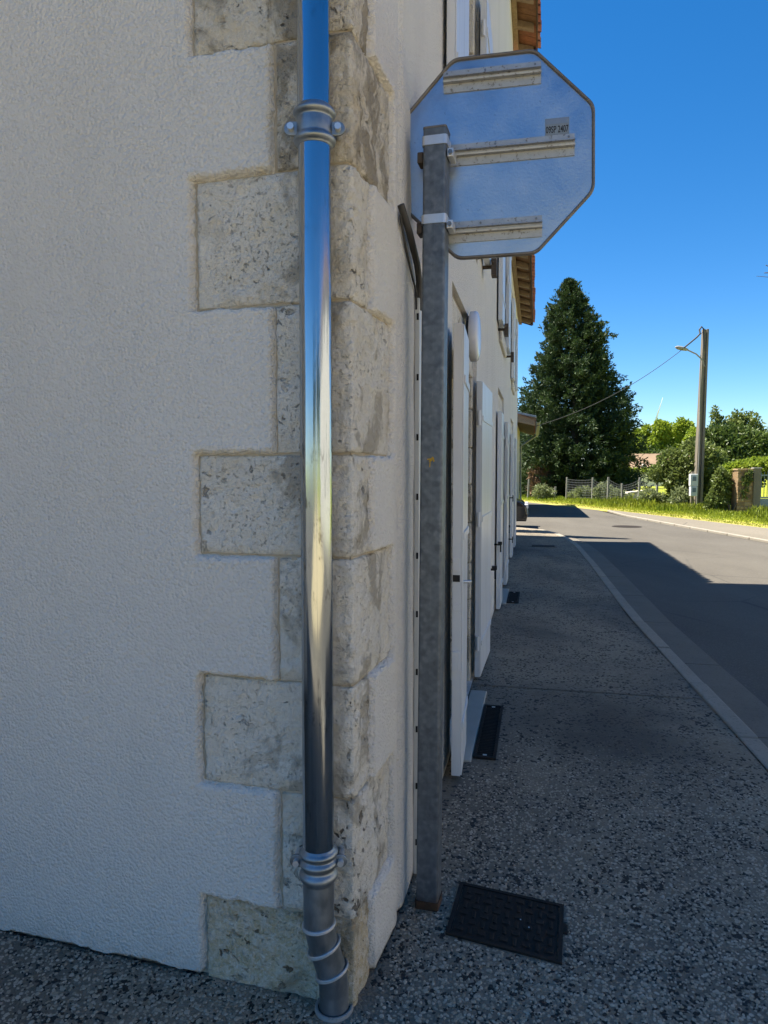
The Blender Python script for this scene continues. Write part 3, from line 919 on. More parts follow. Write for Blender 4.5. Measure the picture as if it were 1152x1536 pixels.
# white cable trunking and the dark cable above it
tr = thing('cable_trunking', FS(.02, 0, 0), 'slim white plastic cable trunking up the wall behind the sign post', 'cable cover')
B().fbox(FS, .002, .036, .0135, .032, .012, 2.04).build('channel', 'white_plastic', tr, bevel=.003)
z = .12
while z < 2.0:
    B().fbox(FS, -.0005, .0018, .022, .029, z, z + .022).build('clip', 'black_hole', tr); z += .205
cb = thing('wall_cable', FS(.1, .02, 2.04), 'thick dark cable bending down the wall behind the stop sign', 'cable')
cp = [FN(.40, .016, 2.262), FN(.425, .024, 2.225), FN(.455, .03, 2.195), FN(.52, .03, 2.17), FN(.60, .03, 2.14), FN(.655, .028, 2.10), FN(.662, .026, 2.0)]
B().tube(cp, .0115, 10).build('sheath', 'cable_black', cb, True)
B().tube([FN(.41, .012, 2.235), FN(.45, .018, 2.15), FN(.56, .02, 2.09), FN(.645, .02, 2.06), FN(.647, .02, 2.0)], .004, 6).build('thin_wire', 'cable_black', cb, True)

# ================================================================== DOWNPIPE
pipe = thing('downpipe', (-.155, 1.86, 0), 'shiny round zinc downpipe with two clamps fixed to the stone corner', 'drainpipe')
px, py = -.171, 1.80
B().tube([(px - .002, py, z) for z in np.linspace(2.315, 4.6, 5)] + [(px + .05, py, HA - .3)], .0405, 40).build('upper_pipe', 'zinc', pipe, True)
B().tube([(px, py, z) for z in (.41, .9, 1.4, 1.9, 2.30)], .0405, 40).build('lower_pipe', 'zinc', pipe, True)
sx_, sy_ = px + .0405 * math.sin(.1), py - .0405 * math.cos(.1)
B().tube([(sx_, sy_ + .0016, .46), (sx_, sy_ + .0016, 2.25)], .0019, 6).build('seam', 'zinc', pipe, True)
def lathe_z(cx, cy, prof, n=40):
    b = B(); vs = []
    for r, z in prof:
        for k in range(n):
            a = 2 * math.pi * k / n; vs.append((cx + r * math.cos(a), cy + r * math.sin(a), z))
    fs = [(i * n + k, i * n + (k + 1) % n, (i + 1) * n + (k + 1) % n, (i + 1) * n + k) for i in range(len(prof) - 1) for k in range(n)]
    return b.add(vs, fs)
def bead(zc, r0, bulge, h):
    return [(r0 + bulge * math.sin(math.pi * k / 8), zc - h / 2 + h * k / 8) for k in range(9)]
def collar(zc, m, tight=False):
    ccx = px
    prof = [(.0395, zc - .052), (.043, zc - .050)] + bead(zc - .036, .043, .0095, .026) + [(.0435, zc - .02), (.0435, zc + .014)] + bead(zc + .029, .043, .0095, .026) + [(.0425, zc + .044), (.040, zc + .046)]
    if tight:
        prof = [(.0395, zc - .024), (.0425, zc - .022)] + bead(zc - .008, .043, .008, .024) + bead(zc + .018, .043, .008, .024) + [(.0425, zc + .032), (.040, zc + .034)]
    c = lathe_z(ccx, py, prof).build('clamp', m, pipe, True)
    for sg in (-1, 1):
        ex = ccx + sg * .052
        b = B()
        # ear: flat tab with a rounded end
        n = 10; pts = []
        for k in range(n + 1):
            a = -math.pi / 2 + math.pi * k / n
            pts.append((ex + sg * (.006 + .017 * math.cos(a)), py - .004, zc - .006 - sg * .0 + .017 * math.sin(a)))
        pts += [(ccx + sg * .040, py - .004, zc + .010), (ccx + sg * .040, py - .004, zc - .022)]
        b.prism(pts, (0, 0, 0), (0, .008, 0)); b.build('clamp_ear', m, c, bevel=.0015)
        e2 = B().tube([(ex + sg * .006, py - .018, zc - .006), (ex + sg * .006, py + .05, zc - .006)], .0085, 8)
        e2.build('clamp_bolt', 'band_steel', c, bevel=.002)
    B().tube([(ccx, py + .04, zc - .006), (ccx, py + .13, zc - .006)], .006, 8).build('clamp_bracket', m, c)
collar(2.297, 'zinc_dull'); collar(.440, 'zinc_dull', True)
lathe_z(px, py, [(.0408, .345), (.0414, .376)] + bead(.398, .041, .010, .034) + [(.0415, .416), (.0405, .419)]).build('sleeve', 'zinc_dull', pipe, True)
el = [(px, py, .415), (px, py, .262), (px + .012, py + .008, .195), (px + .032, py + .022, .12), (px + .036, py + .036, .06), (px + .036, py + .04, -.04)]
B().tube(el[:2], .0402, 36).build('elbow_segment', 'zinc_dull', pipe, True)
for a, c in zip(el[1:-1], el[2:]):
    A = Vector(a); Cc = Vector(c); d = (Cc - A)
    B().tube([A - d * .10, Cc + d * .08], .0396, 36).build('elbow_segment', 'zinc_dull', pipe, True)
def ring(p, nrm, r):
    nrm = Vector(nrm).normalized(); a = nrm.orthogonal().normalized(); c = nrm.cross(a)
    pts = [Vector(p) + (a * math.cos(t) + c * math.sin(t)) * (r + .001 * math.sin(t * 3)) for t in np.linspace(0, 2 * math.pi, 37)]
    return B().tube(pts, .0036, 6, False)
for k, tilt in ((1, .10), (2, .42), (3, .38)):
    c_ = Vector(el[k]); rp_ = []
    for zo in (-.0035, .0035):
        rp_.append([c_ + Vector((.0415 * math.cos(a), .0415 * math.sin(a), tilt * .0415 * math.cos(a) + zo + .3 * .0 )) for a in np.linspace(0, 2 * math.pi, 37)])
    m_ = [(p + q) / 2 for p, q in zip(*rp_)]
    B().tube([q + Vector((0, 0, .002)) for q in m_], .0034, 6, False).tube([q - Vector((0, 0, .002)) for q in m_], .0034, 6, False).build('solder_ring', 'solder', pipe, True)
lathe_z(px + .036, py + .04, [(.043, .008), (.049, .011), (.052, .007), (.053, -.02)]).build('ground_socket', 'concrete', pipe, True)
lathe_z(px + .036, py + .04, [(.030, .004), (.0435, .0045)]).build('socket_shadow_gap', 'black_hole', pipe)

# ================================================================== STOP SIGN (seen from the back)
PB = Vector((.150, 2.305, 0))
sign = thing('stop_sign', PB, 'octagonal stop sign seen from behind on a square galvanised post', 'road sign')
lean = Matrix.Rotation(R(.38), 3, 'Y') @ Matrix.Rotation(R(-15.5), 3, 'Z')
def PF(x, y, z): return tuple(PB + lean @ Vector((x, y, z)))
hw = .0365
def rsq(h, r=.008, n=4):
    p = []
    for cx_, cy_, a0 in ((h - r, h - r, 0), (-h + r, h - r, 90), (-h + r, -h + r, 180), (h - r, -h + r, 270)):
        for k in range(n + 1):
            a = R(a0 + 90 * k / n); p.append((cx_ + r * math.cos(a), cy_ + r * math.sin(a)))
    return p
def sqtube(h, z0, z1, r=.008):
    b = B(); sec = rsq(h, r)
    n = len(sec); vs = [PF(x, y, z0) for x, y in sec] + [PF(x, y, z1) for x, y in sec]
    return b.add(vs, [(i, (i + 1) % n, n + (i + 1) % n, n + i) for i in range(n)] + [tuple(range(n))[::-1], tuple(range(n, 2 * n))])
sqtube(hw, .02, 2.515).build('post', 'galvanised', sign)
sqtube(hw + .001, 2.5155, 2.521).build('post_cap', 'sign_edge', sign)
# pressed seam down the post
B().hexa([PF(-.003, -hw - .0007, .06), PF(.003, -hw - .0007, .06), PF(.003, -hw + .001, .06), PF(-.003, -hw + .001, .06), PF(-.003, -hw - .0007, 2.48), PF(.003, -hw - .0007, 2.48), PF(.003, -hw + .001, 2.48), PF(-.003, -hw + .001, 2.48)]).build('post_seam', 'galvanised', sign)
b = sqtube(hw + .003, -.02, .028, .006); b.build('rusty_foot', 'rust', sign)
# yellow paint dab
b = B()
for (x0, z0, x1, z1, w) in ((-.012, 1.487, .010, 1.49, .004), (-.002, 1.49, -.004, 1.462, .003), (.004, 1.495, .010, 1.48, .005), (-.006, 1.48, .003, 1.485, .005)):
    d = Vector((x1 - x0, 0, z1 - z0)).normalized(); nrm = Vector((-d.z, 0, d.x)) * w / 2
    q = [Vector((x0, -hw - .0012, z0)) + nrm, Vector((x0, -hw - .0012, z0)) - nrm, Vector((x1, -hw - .0012, z1)) - nrm, Vector((x1, -hw - .0012, z1)) + nrm]
    b.add([PF(*p) for p in q], [(0, 1, 2, 3)])
b.build('paint_mark', 'yellow_paint', sign)

# plate: local frame x right, y away from camera, z up
PC = Vector((.357, 2.345, 2.458))
yaw, roll, pit = R(-8.96), R(1.32), R(-3.43)
def SP(x, y, z):
    # roll in plane, then pitch, then yaw (as fitted)
    xr = x * math.cos(roll) - z * math.sin(roll); zr = x * math.sin(roll) + z * math.cos(roll)
    yy = y * math.cos(pit) + zr * math.sin(pit); zz = zr * math.cos(pit) - y * math.sin(pit)
    return (PC.x + xr * math.cos(yaw) - yy * math.sin(yaw), PC.y + xr * math.sin(yaw) + yy * math.cos(yaw), PC.z + zz)
RS = .311
def octa(Rr, cut=.022, n=5):
    """regular octagon with rounded corners"""
    Rc = Rr / math.cos(math.pi / 8); cs = [Vector((Rc * math.cos(R(22.5 + 45 * k)), Rc * math.sin(R(22.5 + 45 * k)))) for k in range(8)]
    out = []
    for k in range(8):
        p, q, r = cs[k - 1], cs[k], cs[(k + 1) % 8]
        a = q + (p - q).normalized() * cut; c = q + (r - q).normalized() * cut
        for t in np.linspace(0, 1, n):
            out.append(a * (1 - t) ** 2 + q * 2 * t * (1 - t) + c * t ** 2)
    return out
o_out = octa(RS); o_in = octa(RS - .010); n = len(o_out)
b = B(); b.add([SP(p.x, .0, p.y) for p in o_in], [tuple(range(n))[::-1]])
vs = [SP(p.x, .0, p.y) for p in o_in]
plate = obj('plate', [SP(p.x, 0, p.y) for p in o_in] + [SP(p.x, .002, p.y) for p in o_in], [tuple(range(n))[::-1], tuple(range(n, 2 * n))], 'sign_aluminium', sign)
# raised rim turned towards the back
prof = [(RS - .0100, .0), (RS - .0085, -.0075), (RS - .0045, -.0095), (RS - .0008, -.0070), (RS, 0.0), (RS, .010), (RS - .004, .0135)]
vs = []
for rr, y in prof: vs += [SP(p.x, y, p.y) for p in octa(rr)]
fs = [(i * n + k, i * n + (k + 1) % n, (i + 1) * n + (k + 1) % n, (i + 1) * n + k) for i in range(len(prof) - 1) for k in range(n)]
obj('rim', vs, fs, 'sign_edge', sign, True)
oo = octa(RS - .004)
obj('front_film', [SP(p.x, .0135, p.y) for p in oo], [tuple(range(n))], 'red_film', sign)
def rail(x0, x1, zc):
    """aluminium rail riveted to the plate: C profile with a lower flange"""
    prof = [(0, .030), (-.004, .030), (-.005, .012), (-.022, .011), (-.023, .006), (-.010, .004), (-.010, -.003), (-.023, -.005), (-.022, -.010), (-.005, -.011), (-.004, -.036), (0, -.036)]
    m = len(prof)
    vs = [SP(x0, y - .0005, zc + z) for y, z in prof] + [SP(x1, y - .0005, zc + z) for y, z in prof]
    fs = [(i, (i + 1) % m, m + (i + 1) % m, m + i) for i in range(m)] + [tuple(range(m)), tuple(range(m, 2 * m))[::-1]]
    r = obj('rail', vs, fs, 'rail_aluminium', sign)
    for xx in (x0 + .012, (x0 + x1) / 2 - .02, x1 - .018):
        B().tube([SP(xx, -.008, zc + .021), SP(xx, -.003, zc + .021)], .0035, 8).build('rivet', 'bolt_steel', r)
rail(-.160, .146, .243); rail(-.205, .248, .018); rail(-.205, .146, -.222)
# clamping bands with bolts
def band(zc, dz):
    s_ = sqtube(hw + .0035, zc - .014, zc + .014, .010).build('clamp_band', 'band_steel', sign)
    bx_ = B().hexa([PF(hw + .003, -.030, zc - .016 + dz), PF(hw + .022, -.030, zc - .016 + dz), PF(hw + .022, .03, zc - .016 + dz), PF(hw + .003, .03, zc - .016 + dz), PF(hw + .003, -.030, zc + .010 + dz), PF(hw + .022, -.030, zc + .010 + dz), PF(hw + .022, .03, zc + .010 + dz), PF(hw + .003, .03, zc + .010 + dz)])
    bx_.build('clamp_lug', 'band_steel', s_, bevel=.002)
    B().tube([PF(hw + .013, -.036, zc - .004 + dz), PF(hw + .013, -.028, zc - .004 + dz)], .0075, 6).build('clamp_bolt', 'bolt_steel', s_)
    B().hexa([PF(-hw - .022, -.02, zc - .022 + dz), PF(-hw - .003, -.02, zc - .022 + dz), PF(-hw - .003, .03, zc - .022 + dz), PF(-hw - .022, .03, zc - .022 + dz), PF(-hw - .022, -.02, zc + .012 + dz), PF(-hw - .003, -.02, zc + .012 + dz), PF(-hw - .003, .03, zc + .012 + dz), PF(-hw - .022, .03, zc + .012 + dz)]).build('clamp_lug', 'rusty_iron', s_, bevel=.003)
band(2.478, -.036); band(2.238, -.014)
# inventory sticker with its number
stk = B().add([SP(.158, -.0012, .050), SP(.232, -.0012, .050), SP(.232, -.0012, .100), SP(.158, -.0012, .100)], [(0, 1, 2, 3)]).build('sticker', 'sticker', sign)
B().add([SP(.160, -.0018, .082), SP(.230, -.0018, .082), SP(.230, -.0018, .098), SP(.160, -.0018, .098)], [(0, 1, 2, 3)]).build('sticker_band', 'gate_blue', stk)
cu = bpy.data.curves.new('number_text', 'FONT'); cu.body = '09SP 2407'; cu.size = .022; cu.offset = .0003
to = bpy.data.objects.new('number_text', cu); COL.objects.link(to)
bpy.context.view_layer.update()
tm = bpy.data.meshes.new_from_object(to.evaluated_get(bpy.context.evaluated_depsgraph_get()))
bpy.data.objects.remove(to)
tv = [v.co.copy() for v in tm.vertices]; xs = [v.x for v in tv]; w_ = max(xs) - min(xs)
vs = [SP(.160 + (v.x - min(xs)) / w_ * .070, -.0020, .0565 + v.y * 1.3) for v in tv]
obj('number', vs, [tuple(p.vertices) for p in tm.polygons], 'ink', stk)

# ================================================================== covers and drains in the pavement
mc = [Vector(p) for p in ((.268, 2.422), (.600, 2.288), (.523, 2.006), (.192, 2.144))]   # far-left, far-right, near-right, near-left
ctr = sum(mc, Vector((0, 0))) / 4
man = thing('utility_cover', (ctr.x, ctr.y, 0), 'dark cast iron rectangular cover in the pavement beside the sign post', 'manhole cover')
def MQ(a, c, z):        # a 0..1 across, c 0..1 from near to far
    p = (mc[3] * (1 - a) + mc[2] * a) * (1 - c) + (mc[0] * (1 - a) + mc[1] * a) * c
    return (p.x, p.y, z)
def mbox(b, a0, a1, c0_, c1_, z0, z1):
    return b.hexa([MQ(a0, c0_, z0), MQ(a1, c0_, z0), MQ(a1, c1_, z0), MQ(a0, c1_, z0), MQ(a0, c0_, z1), MQ(a1, c0_, z1), MQ(a1, c1_, z1), MQ(a0, c1_, z1)])
b = B()
mbox(b, 0, 1, 0, .045, -.03, .0075); mbox(b, 0, 1, .955, 1, -.03, .0075); mbox(b, 0, .04, .047, .953, -.03, .0075); mbox(b, .96, 1, .047, .953, -.03, .0075)
b.build('frame', 'cast_iron', man)
mbox(B(), .046, .954, .053, .947, -.03, .0045).build('lid', 'cast_iron', man)
nx, ny = 9, 6
for i in range(nx):
    for j in range(ny):
        a = .06 + .88 * (i + .12) / nx; a2 = .06 + .88 * (i + .88) / nx
        c1 = .065 + .87 * (j + .2) / ny; c2 = .065 + .87 * (j + .8) / ny
        if (i + j) % 2:
            m1, m2 = (a + a2) / 2 - .017, (a + a2) / 2 + .017
            mbox(B(), m1, m2, c1 - .02, c2 + .02, .0046, .0088).build('tread', 'cast_iron', man, bevel=.002, seg=1)
        else:
            m1, m2 = (c1 + c2) / 2 - .035, (c1 + c2) / 2 + .035
            mbox(B(), a, a2, m1, m2, .0046, .0088).build('tread', 'cast_iron', man, bevel=.002, seg=1)
for a, c in ((.62, .52), (.70, .42)):
    mbox(B(), a, a + .012, c, c + .014, .0088, .010).build('screw', 'band_steel', man)
mbox(B(), .965, 1.04, .50, .66, -.02, .006).build('lifting_lug', 'cast_iron', man, bevel=.003)

def drain(s0, s1, o0, o1, ap, label, nb):
    t = thing('door_drain', FS((s0 + s1) / 2, (o0 + o1) / 2, 0), label, 'drain', 'drains set in concrete at the doors')
    B().fbox(FS, ap[0], ap[1], .02, o0 - .004, -.03, .011).build('apron', 'apron_concrete', t, bevel=.006)
    f = B().fbox(FS, s0, s1, o0, o0 + .014, -.03, .012).fbox(FS, s0, s1, o1 - .014, o1, -.03, .012).fbox(FS, s0, s0 + .02, o0 + .015, o1 - .015, -.03, .012).fbox(FS, s1 - .02, s1, o0 + .015, o1 - .015, -.03, .012)
    f.build('grate_frame', 'cast_iron', t)
    B().fbox(FS, s0 + .021, s1 - .021, o0 + .015, o1 - .015, -.03, -.022).build('channel', 'black_hole', t)
    g = B(); L = (s1 - s0 - .05) / nb
    for k in range(nb):
        x = s0 + .025 + k * L
        g.fbox(FS, x, x + L * .5, o0 + .016, o1 - .016, -.012, .009)
    g.build('grate_bars', 'cast_iron', t, kind='stuff')
    for x in (s0 + .03, s1 - .04):
        B().fbox(FS, x, x + .012, (o0 + o1) / 2 - .01, (o0 + o1) / 2 + .01, .0091, .0115).build('screw', 'band_steel', t)
drain(1.10, 1.92, .13, .245, (1.05, 2.2), 'long narrow iron drain grate in pale concrete at the first doorway', 34)
drain(5.43, 6.12, .12, .25, (5.35, 6.35), 'short dark drain grate at the second, farther doorway', 26)
def round_cover(x, y, r, z, label):
    t = thing('round_manhole', (x, y, z), label, 'manhole cover')
    b = lathe_z(x, y, [(r, z - .01), (r, z + .006), (r * .9, z + .007), (r * .88, z + .003), (.01, z + .003)], 30); b.build('frame', 'cast_iron', t)
round_cover(6.78, 19.77, .40, -.10, 'round dark iron manhole cover in the sunlit road')
pc = thing('pavement_hatch', FS(11.6, .55, 0), 'small flat dark hatch in the far shaded pavement', 'manhole cover')
B().fbox(FS, 11.45, 11.75, .35, .78, -.02, .006).build('lid', 'cast_iron', pc)
B().fbox(FS, 11.42, 11.78, .31, .35, -.02, .008).fbox(FS, 11.42, 11.78, .78, .82, -.02, .008).build('frame', 'concrete_dark', pc)

# loose pebbles of the exposed aggregate near the camera
def pebbles():
    out_v = []; out_f = []; cnt = 0
    n = 60000
    X = rng.uniform(-1.5, 1.75, n); Y = rng.uniform(1.55, 3.9, n)
    vis = (np.abs(X) < .56 * Y + .1)
    pr = np.clip((4.1 - Y) / 2.2, .1, 1)
    keep = vis & (rng.uniform(0, 1, n) < pr)
    A = np.array([[1.0, .303], [1, .215]])
    left_clear = (X - C0.x) * MD.x + (Y - C0.y) * MD.y > .005
    right_clear = ((X - C0.x) * NI.x + (Y - C0.y) * NI.y > .01) & ((X - Q.x) * N.x + (Y - Q.y) * N.y > .015)
    keep &= left_clear | right_clear
    # not on the iron cover, the post, the pipe socket, the apron
    e1 = np.array(mc[2] - mc[3]); e2 = np.array(mc[0] - mc[3]); p0 = np.array(mc[3])
    D = np.stack([X, Y], 1) - p0
    inv = np.linalg.inv(np.stack([e1, e2], 1)); ac = D @ inv.T
    keep &= ~((ac[:, 0] > -.02) & (ac[:, 0] < 1.02) & (ac[:, 1] > -.03) & (ac[:, 1] < 1.03))
    keep &= np.hypot(X - PB.x, Y - PB.y) > .055
    keep &= np.hypot(X - (px + .036), Y - (py + .04)) > .064
    S_ = (X - Q.x) * U.x + (Y - Q.y) * U.y; O_ = (X - Q.x) * N.x + (Y - Q.y) * N.y
    keep &= ~((S_ > 1.03) & (O_ < .26))
    X, Y = X[keep], Y[keep]; n = len(X)
    r = rng.uniform(.0032, .0075, n) * np.where(rng.uniform(0, 1, n) < .12, 1.35, 1); el_ = rng.uniform(.6, 1, n); th = rng.uniform(0, 6.28, n); h = rng.uniform(.0012, .0030, n)
    m = 6
    ang = np.linspace(0, 2 * np.pi, m, endpoint=False)
    jit = rng.uniform(.75, 1.2, (n, m))
    cx_ = np.cos(ang)[None] * r[:, None] * jit; cy_ = np.sin(ang)[None] * (r * el_)[:, None] * jit
    x = cx_ * np.cos(th)[:, None] - cy_ * np.sin(th)[:, None]; y = cx_ * np.sin(th)[:, None] + cy_ * np.cos(th)[:, None]
    lo = np.stack([X[:, None] + x, Y[:, None] + y, np.full((n, m), -.001)], 2)
    hi = np.stack([X[:, None] + x * .62, Y[:, None] + y * .62, np.repeat(h[:, None], m, 1)], 2)
    V = np.concatenate([lo, hi], 1)                       # n, 12, 3
    base = (np.arange(n) * 12)[:, None]
    F = []
    for k in range(m):
        k2 = (k + 1) % m
        F.append(base + np.array([[k, k2, m + k2, m + k]]))
    F4 = np.concatenate(F, 0)
    top = base + np.array([[6, 7, 8, 9, 10, 11]])
    me = bpy.data.meshes.new('pavement_pebbles')
    faces = F4.tolist() + top.tolist()
    me.from_pydata(V.reshape(-1, 3).tolist(), [], faces)
    me.materials.append(M['pebble'])
    o = bpy.data.objects.new('pavement_pebbles', me); COL.objects.link(o); o['kind'] = 'stuff'
    o['label'] = 'pale and dark pebbles showing in the near pavement'
pebbles()

# ================================================================== HOUSE B
hb = thing('lower_house', FS(11, 0, 0), 'lower white rendered house with wooden eaves joined to the far end of the tall one', 'house')
HB = 4.9; BEND = 13.9
OB = [(10.0, 11.0, -.1, 2.05, 'door'), (10.0, 10.95, 3.0, 4.2, 'window')]
hol = [(a - JW, c + JW, (z0 if k == 'door' else z0 - .16), z1 + .3, k) for a, c, z0, z1, k in OB]
wall_grid('street_render', FS, SEND + .003, BEND, .006, HB, [(h[0], h[1], max(h[2], .006), h[3]) for h in hol], -.015, 'render_b', hb)
def FB(s, o, z): return FS(s, o - .028, z)
for op in OB: jamb_stones(FB, op, hb); door(FB, op, hb)
shutter(FB, 9.45, 9.94, .03, .02, 2.06, 's1', hb); shutter(FB, 11.06, 11.55, .03, .02, 2.06, 's0', hb)
shutter(FB, 9.45, 9.94, .03, 2.97, 4.25, 's1', hb); shutter(FB, 11.02, 11.5, .03, 2.97, 4.25, 's0', hb)
DB = 7.0; RB = HB + DB / 2 * math.tan(R(19))
b = B()
b.add([FS(BEND, -.015, -.1), FS(BEND, -DB, -.1), FS(BEND, -DB, HB), FS(BEND, -.015, HB)], [(0, 1, 2, 3)])
b.add([FS(BEND, -.015, HB), FS(BEND, -DB, HB), FS(BEND, -DB / 2, RB)], [(0, 1, 2)])
b.add([FS(SEND, -DB, -.1), FS(BEND, -DB, -.1), FS(BEND, -DB, HB), FS(SEND, -DB, HB)], [(3, 2, 1, 0)])
b.build('gable_wall', 'render_b', hb)
roofing(FB, SEND + .3, BEND, HB, .31, DB, hb, SEND + .01, .33)
bw = B()
for z in (1.02, .35): bw.tube([FS(9.2, -.01, z), FS(9.2, .06, z)], .01, 6).fbox(FS, 9.19, 9.21, .05, .065, z - .06, z + .04)
bw.build('shutter_stay', 'black_iron', hb)

# ================================================================== HOUSE C (far low house with gutter)
CA = Vector((4.47, 24.5)); UC = Vector((.2074, .978)).normalized(); NC = Vector((UC.y, -UC.x))
def FC(s, o, z): return (CA.x + UC.x * s + NC.x * o, CA.y + UC.y * s + NC.y * o, z)
hc = thing('far_cottage', (CA.x, CA.y, -.1), 'low cream cottage with deep wooden eave and zinc gutter past the white house', 'house')
LC = 9.0; HC = 3.32
wall_grid('street_wall', FC, 0, LC, -.12, HC, [], 0, 'render_c', hc)
b = B()
for s_, fl in ((0, 1), (LC, 0)):
    q = [FC(s_, 0, -.12), FC(s_, -5, -.12), FC(s_, -5, HC), FC(s_, -2.5, HC + .86), FC(s_, 0, HC)]
    b.add(q, [(0, 1, 2, 3, 4)] if not fl else [(4, 3, 2, 1, 0)])
b.build('gable_wall', 'render_c', hc)
sl = math.tan(R(18))
s = -.05
while s < LC + .2:
    bb = B(); bb.hexa([FC(s, .02, HC - .02), FC(s, .66, HC - .02 - .64 * sl), FC(s + .11, .66, HC - .02 - .64 * sl), FC(s + .11, .02, HC - .02), FC(s, .02, HC), FC(s, .66, HC - .64 * sl), FC(s + .11, .66, HC - .64 * sl), FC(s + .11, .02, HC)])
    bb.build('soffit_board', 'dark_wood', hc); s += .14
bb = B(); bb.hexa([FC(-.14, -.2, HC - .12), FC(-.14, .70, HC - .12 - .68 * sl), FC(-.06, .70, HC - .12 - .68 * sl), FC(-.06, -.2, HC - .12),
                   FC(-.14, -.2, HC + .16), FC(-.14, .70, HC + .16 - .68 * sl), FC(-.06, .70, HC + .16 - .68 * sl), FC(-.06, -.2, HC + .16)])
bb.build('verge_beam', 'beam_wood', hc, bevel=.01)
bb = B()
for o0, o1, z0, z1 in ((.74, -2.5, HC + .10 - .74 * sl, HC + .10 + 2.5 * sl), (-5.7, -2.5, HC + .10 - .74 * sl, HC + .10 + 2.5 * sl)):
    cols = np.arange(-.2, LC + .25, .05); n = len(cols)
    bb.add([FC(c, o0, z0 + .04 * abs(math.sin(math.pi * c / .2))) for c in cols] + [FC(c, o1, z1 + .04 * abs(math.sin(math.pi * c / .2))) for c in cols], [(i, i + 1, n + i + 1, n + i) for i in range(n - 1)])
bb.build('roof', 'roof_tile', hc)
# zinc flashing on the verge and half-round gutter
bb = B(); bb.hexa([FC(-.19, -.3, HC + .165), FC(-.19, .74, HC + .165 - .72 * sl), FC(-.02, .74, HC + .165 - .72 * sl), FC(-.02, -.3, HC + .165), FC(-.19, -.3, HC + .235), FC(-.19, .74, HC + .235 - .72 * sl), FC(-.02, .74, HC + .235 - .72 * sl), FC(-.02, -.3, HC + .235)])
bb.build('verge_flashing', 'zinc_dull', hc, bevel=.01)
gz = HC - .72 * sl + .03
vs = []; ng = 10
for s_ in (-.22, LC + .2):
    for k in range(ng + 1):
        a = math.pi + math.pi * k / ng
        vs.append(FC(s_, .80 + .085 * math.cos(a), gz + .05 + .085 * math.sin(a)))
    for k in range(ng, -1, -1):
        a = math.pi + math.pi * k / ng
        vs.append(FC(s_, .80 + .079 * math.cos(a), gz + .05 + .079 * math.sin(a)))
m = 2 * (ng + 1)
obj('gutter', vs, [(i, (i + 1) % m, m + (i + 1) % m, m + i) for i in range(m)] + [tuple(range(m)), tuple(range(m, 2 * m))[::-1]], 'zinc_dull', hc)
B().tube([FC(LC - .1, .8, gz), FC(LC - .1, .3, gz - .35), FC(LC - .1, .07, gz - .5), FC(LC - .1, .07, -.05)], .04, 10).build('rainwater_pipe', 'zinc_dull', hc, True)

# ================================================================== CAR nosing out of the yard
car = thing('parked_car', (2.1, 19.7, -.1), 'black parked car, only its front edge showing past the white wall', 'car')
ca = Vector((2.02, 19.85)); cd = Vector((.978, -.2)).normalized(); cn = Vector((-cd.y, cd.x))
def FCAR(l, w, z): return (ca.x + cd.x * l + cn.x * w, ca.y + cd.y * l + cn.y * w, -.1 + z)
side = [(1.93, .22), (1.98, .42), (1.95, .62), (1.80, .74), (1.0, .90), (.35, 1.36), (-.9, 1.44), (-1.6, 1.30), (-1.95, .95), (-1.98, .35), (-1.9, .22)]
vs = []; W = [(-.86, .0), (-.80, .03), (.80, .03), (.86, .0)]
ws = (-.84, -.80, .80, .84)
for k, w in enumerate(ws):
    ins = .05 if k in (0, 3) else 0
    for l, z in side:
        taper = 1 - .16 * max(0, (z - .85) / .6); nose = 1 - .10 * max(0, (abs(l) - 1.6) / .4)
        vs.append(FCAR(l * (1 - ins * .4), w * taper * nose, z - ins * .3 if z > .3 else z + ins * .2))
ns = len(side)
fs = [(k * ns + i, k * ns + (i + 1) % ns, (k + 1) * ns + (i + 1) % ns, (k + 1) * ns + i) for k in range(3) for i in range(ns)] + [tuple(range(ns))[::-1], tuple(range(3 * ns, 4 * ns))]
body = obj('body', vs, fs, 'car_paint', car, False, .04, 3)
for l in (1.25, -1.25):
    for w in (-.78, .78):
        wh = B().tube([FCAR(l, w - .1, .31), FCAR(l, w + .1, .31)], .31, 22).build('wheel', 'tyre', car)
        B().tube([FCAR(l, w - .104, .31), FCAR(l, w + .104, .31)], .18, 14).build('rim', 'band_steel', wh)
for w in (-.6, .6):
    B().box(FCAR(1.93, w, .62), (.10, .3, .12), Matrix.Rotation(math.atan2(cd.y, cd.x), 3, 'Z')).build('headlight', 'lamp_glass', car, bevel=.02)
for w0, w1 in ((-.62, .62),):
    B().add([FCAR(.97, w0, .93), FCAR(.97, w1, .93), FCAR(.40, w1 * .92, 1.335), FCAR(.40, w0 * .92, 1.335)], [(0, 1, 2, 3)]).build('windscreen', 'glass_dark', car)

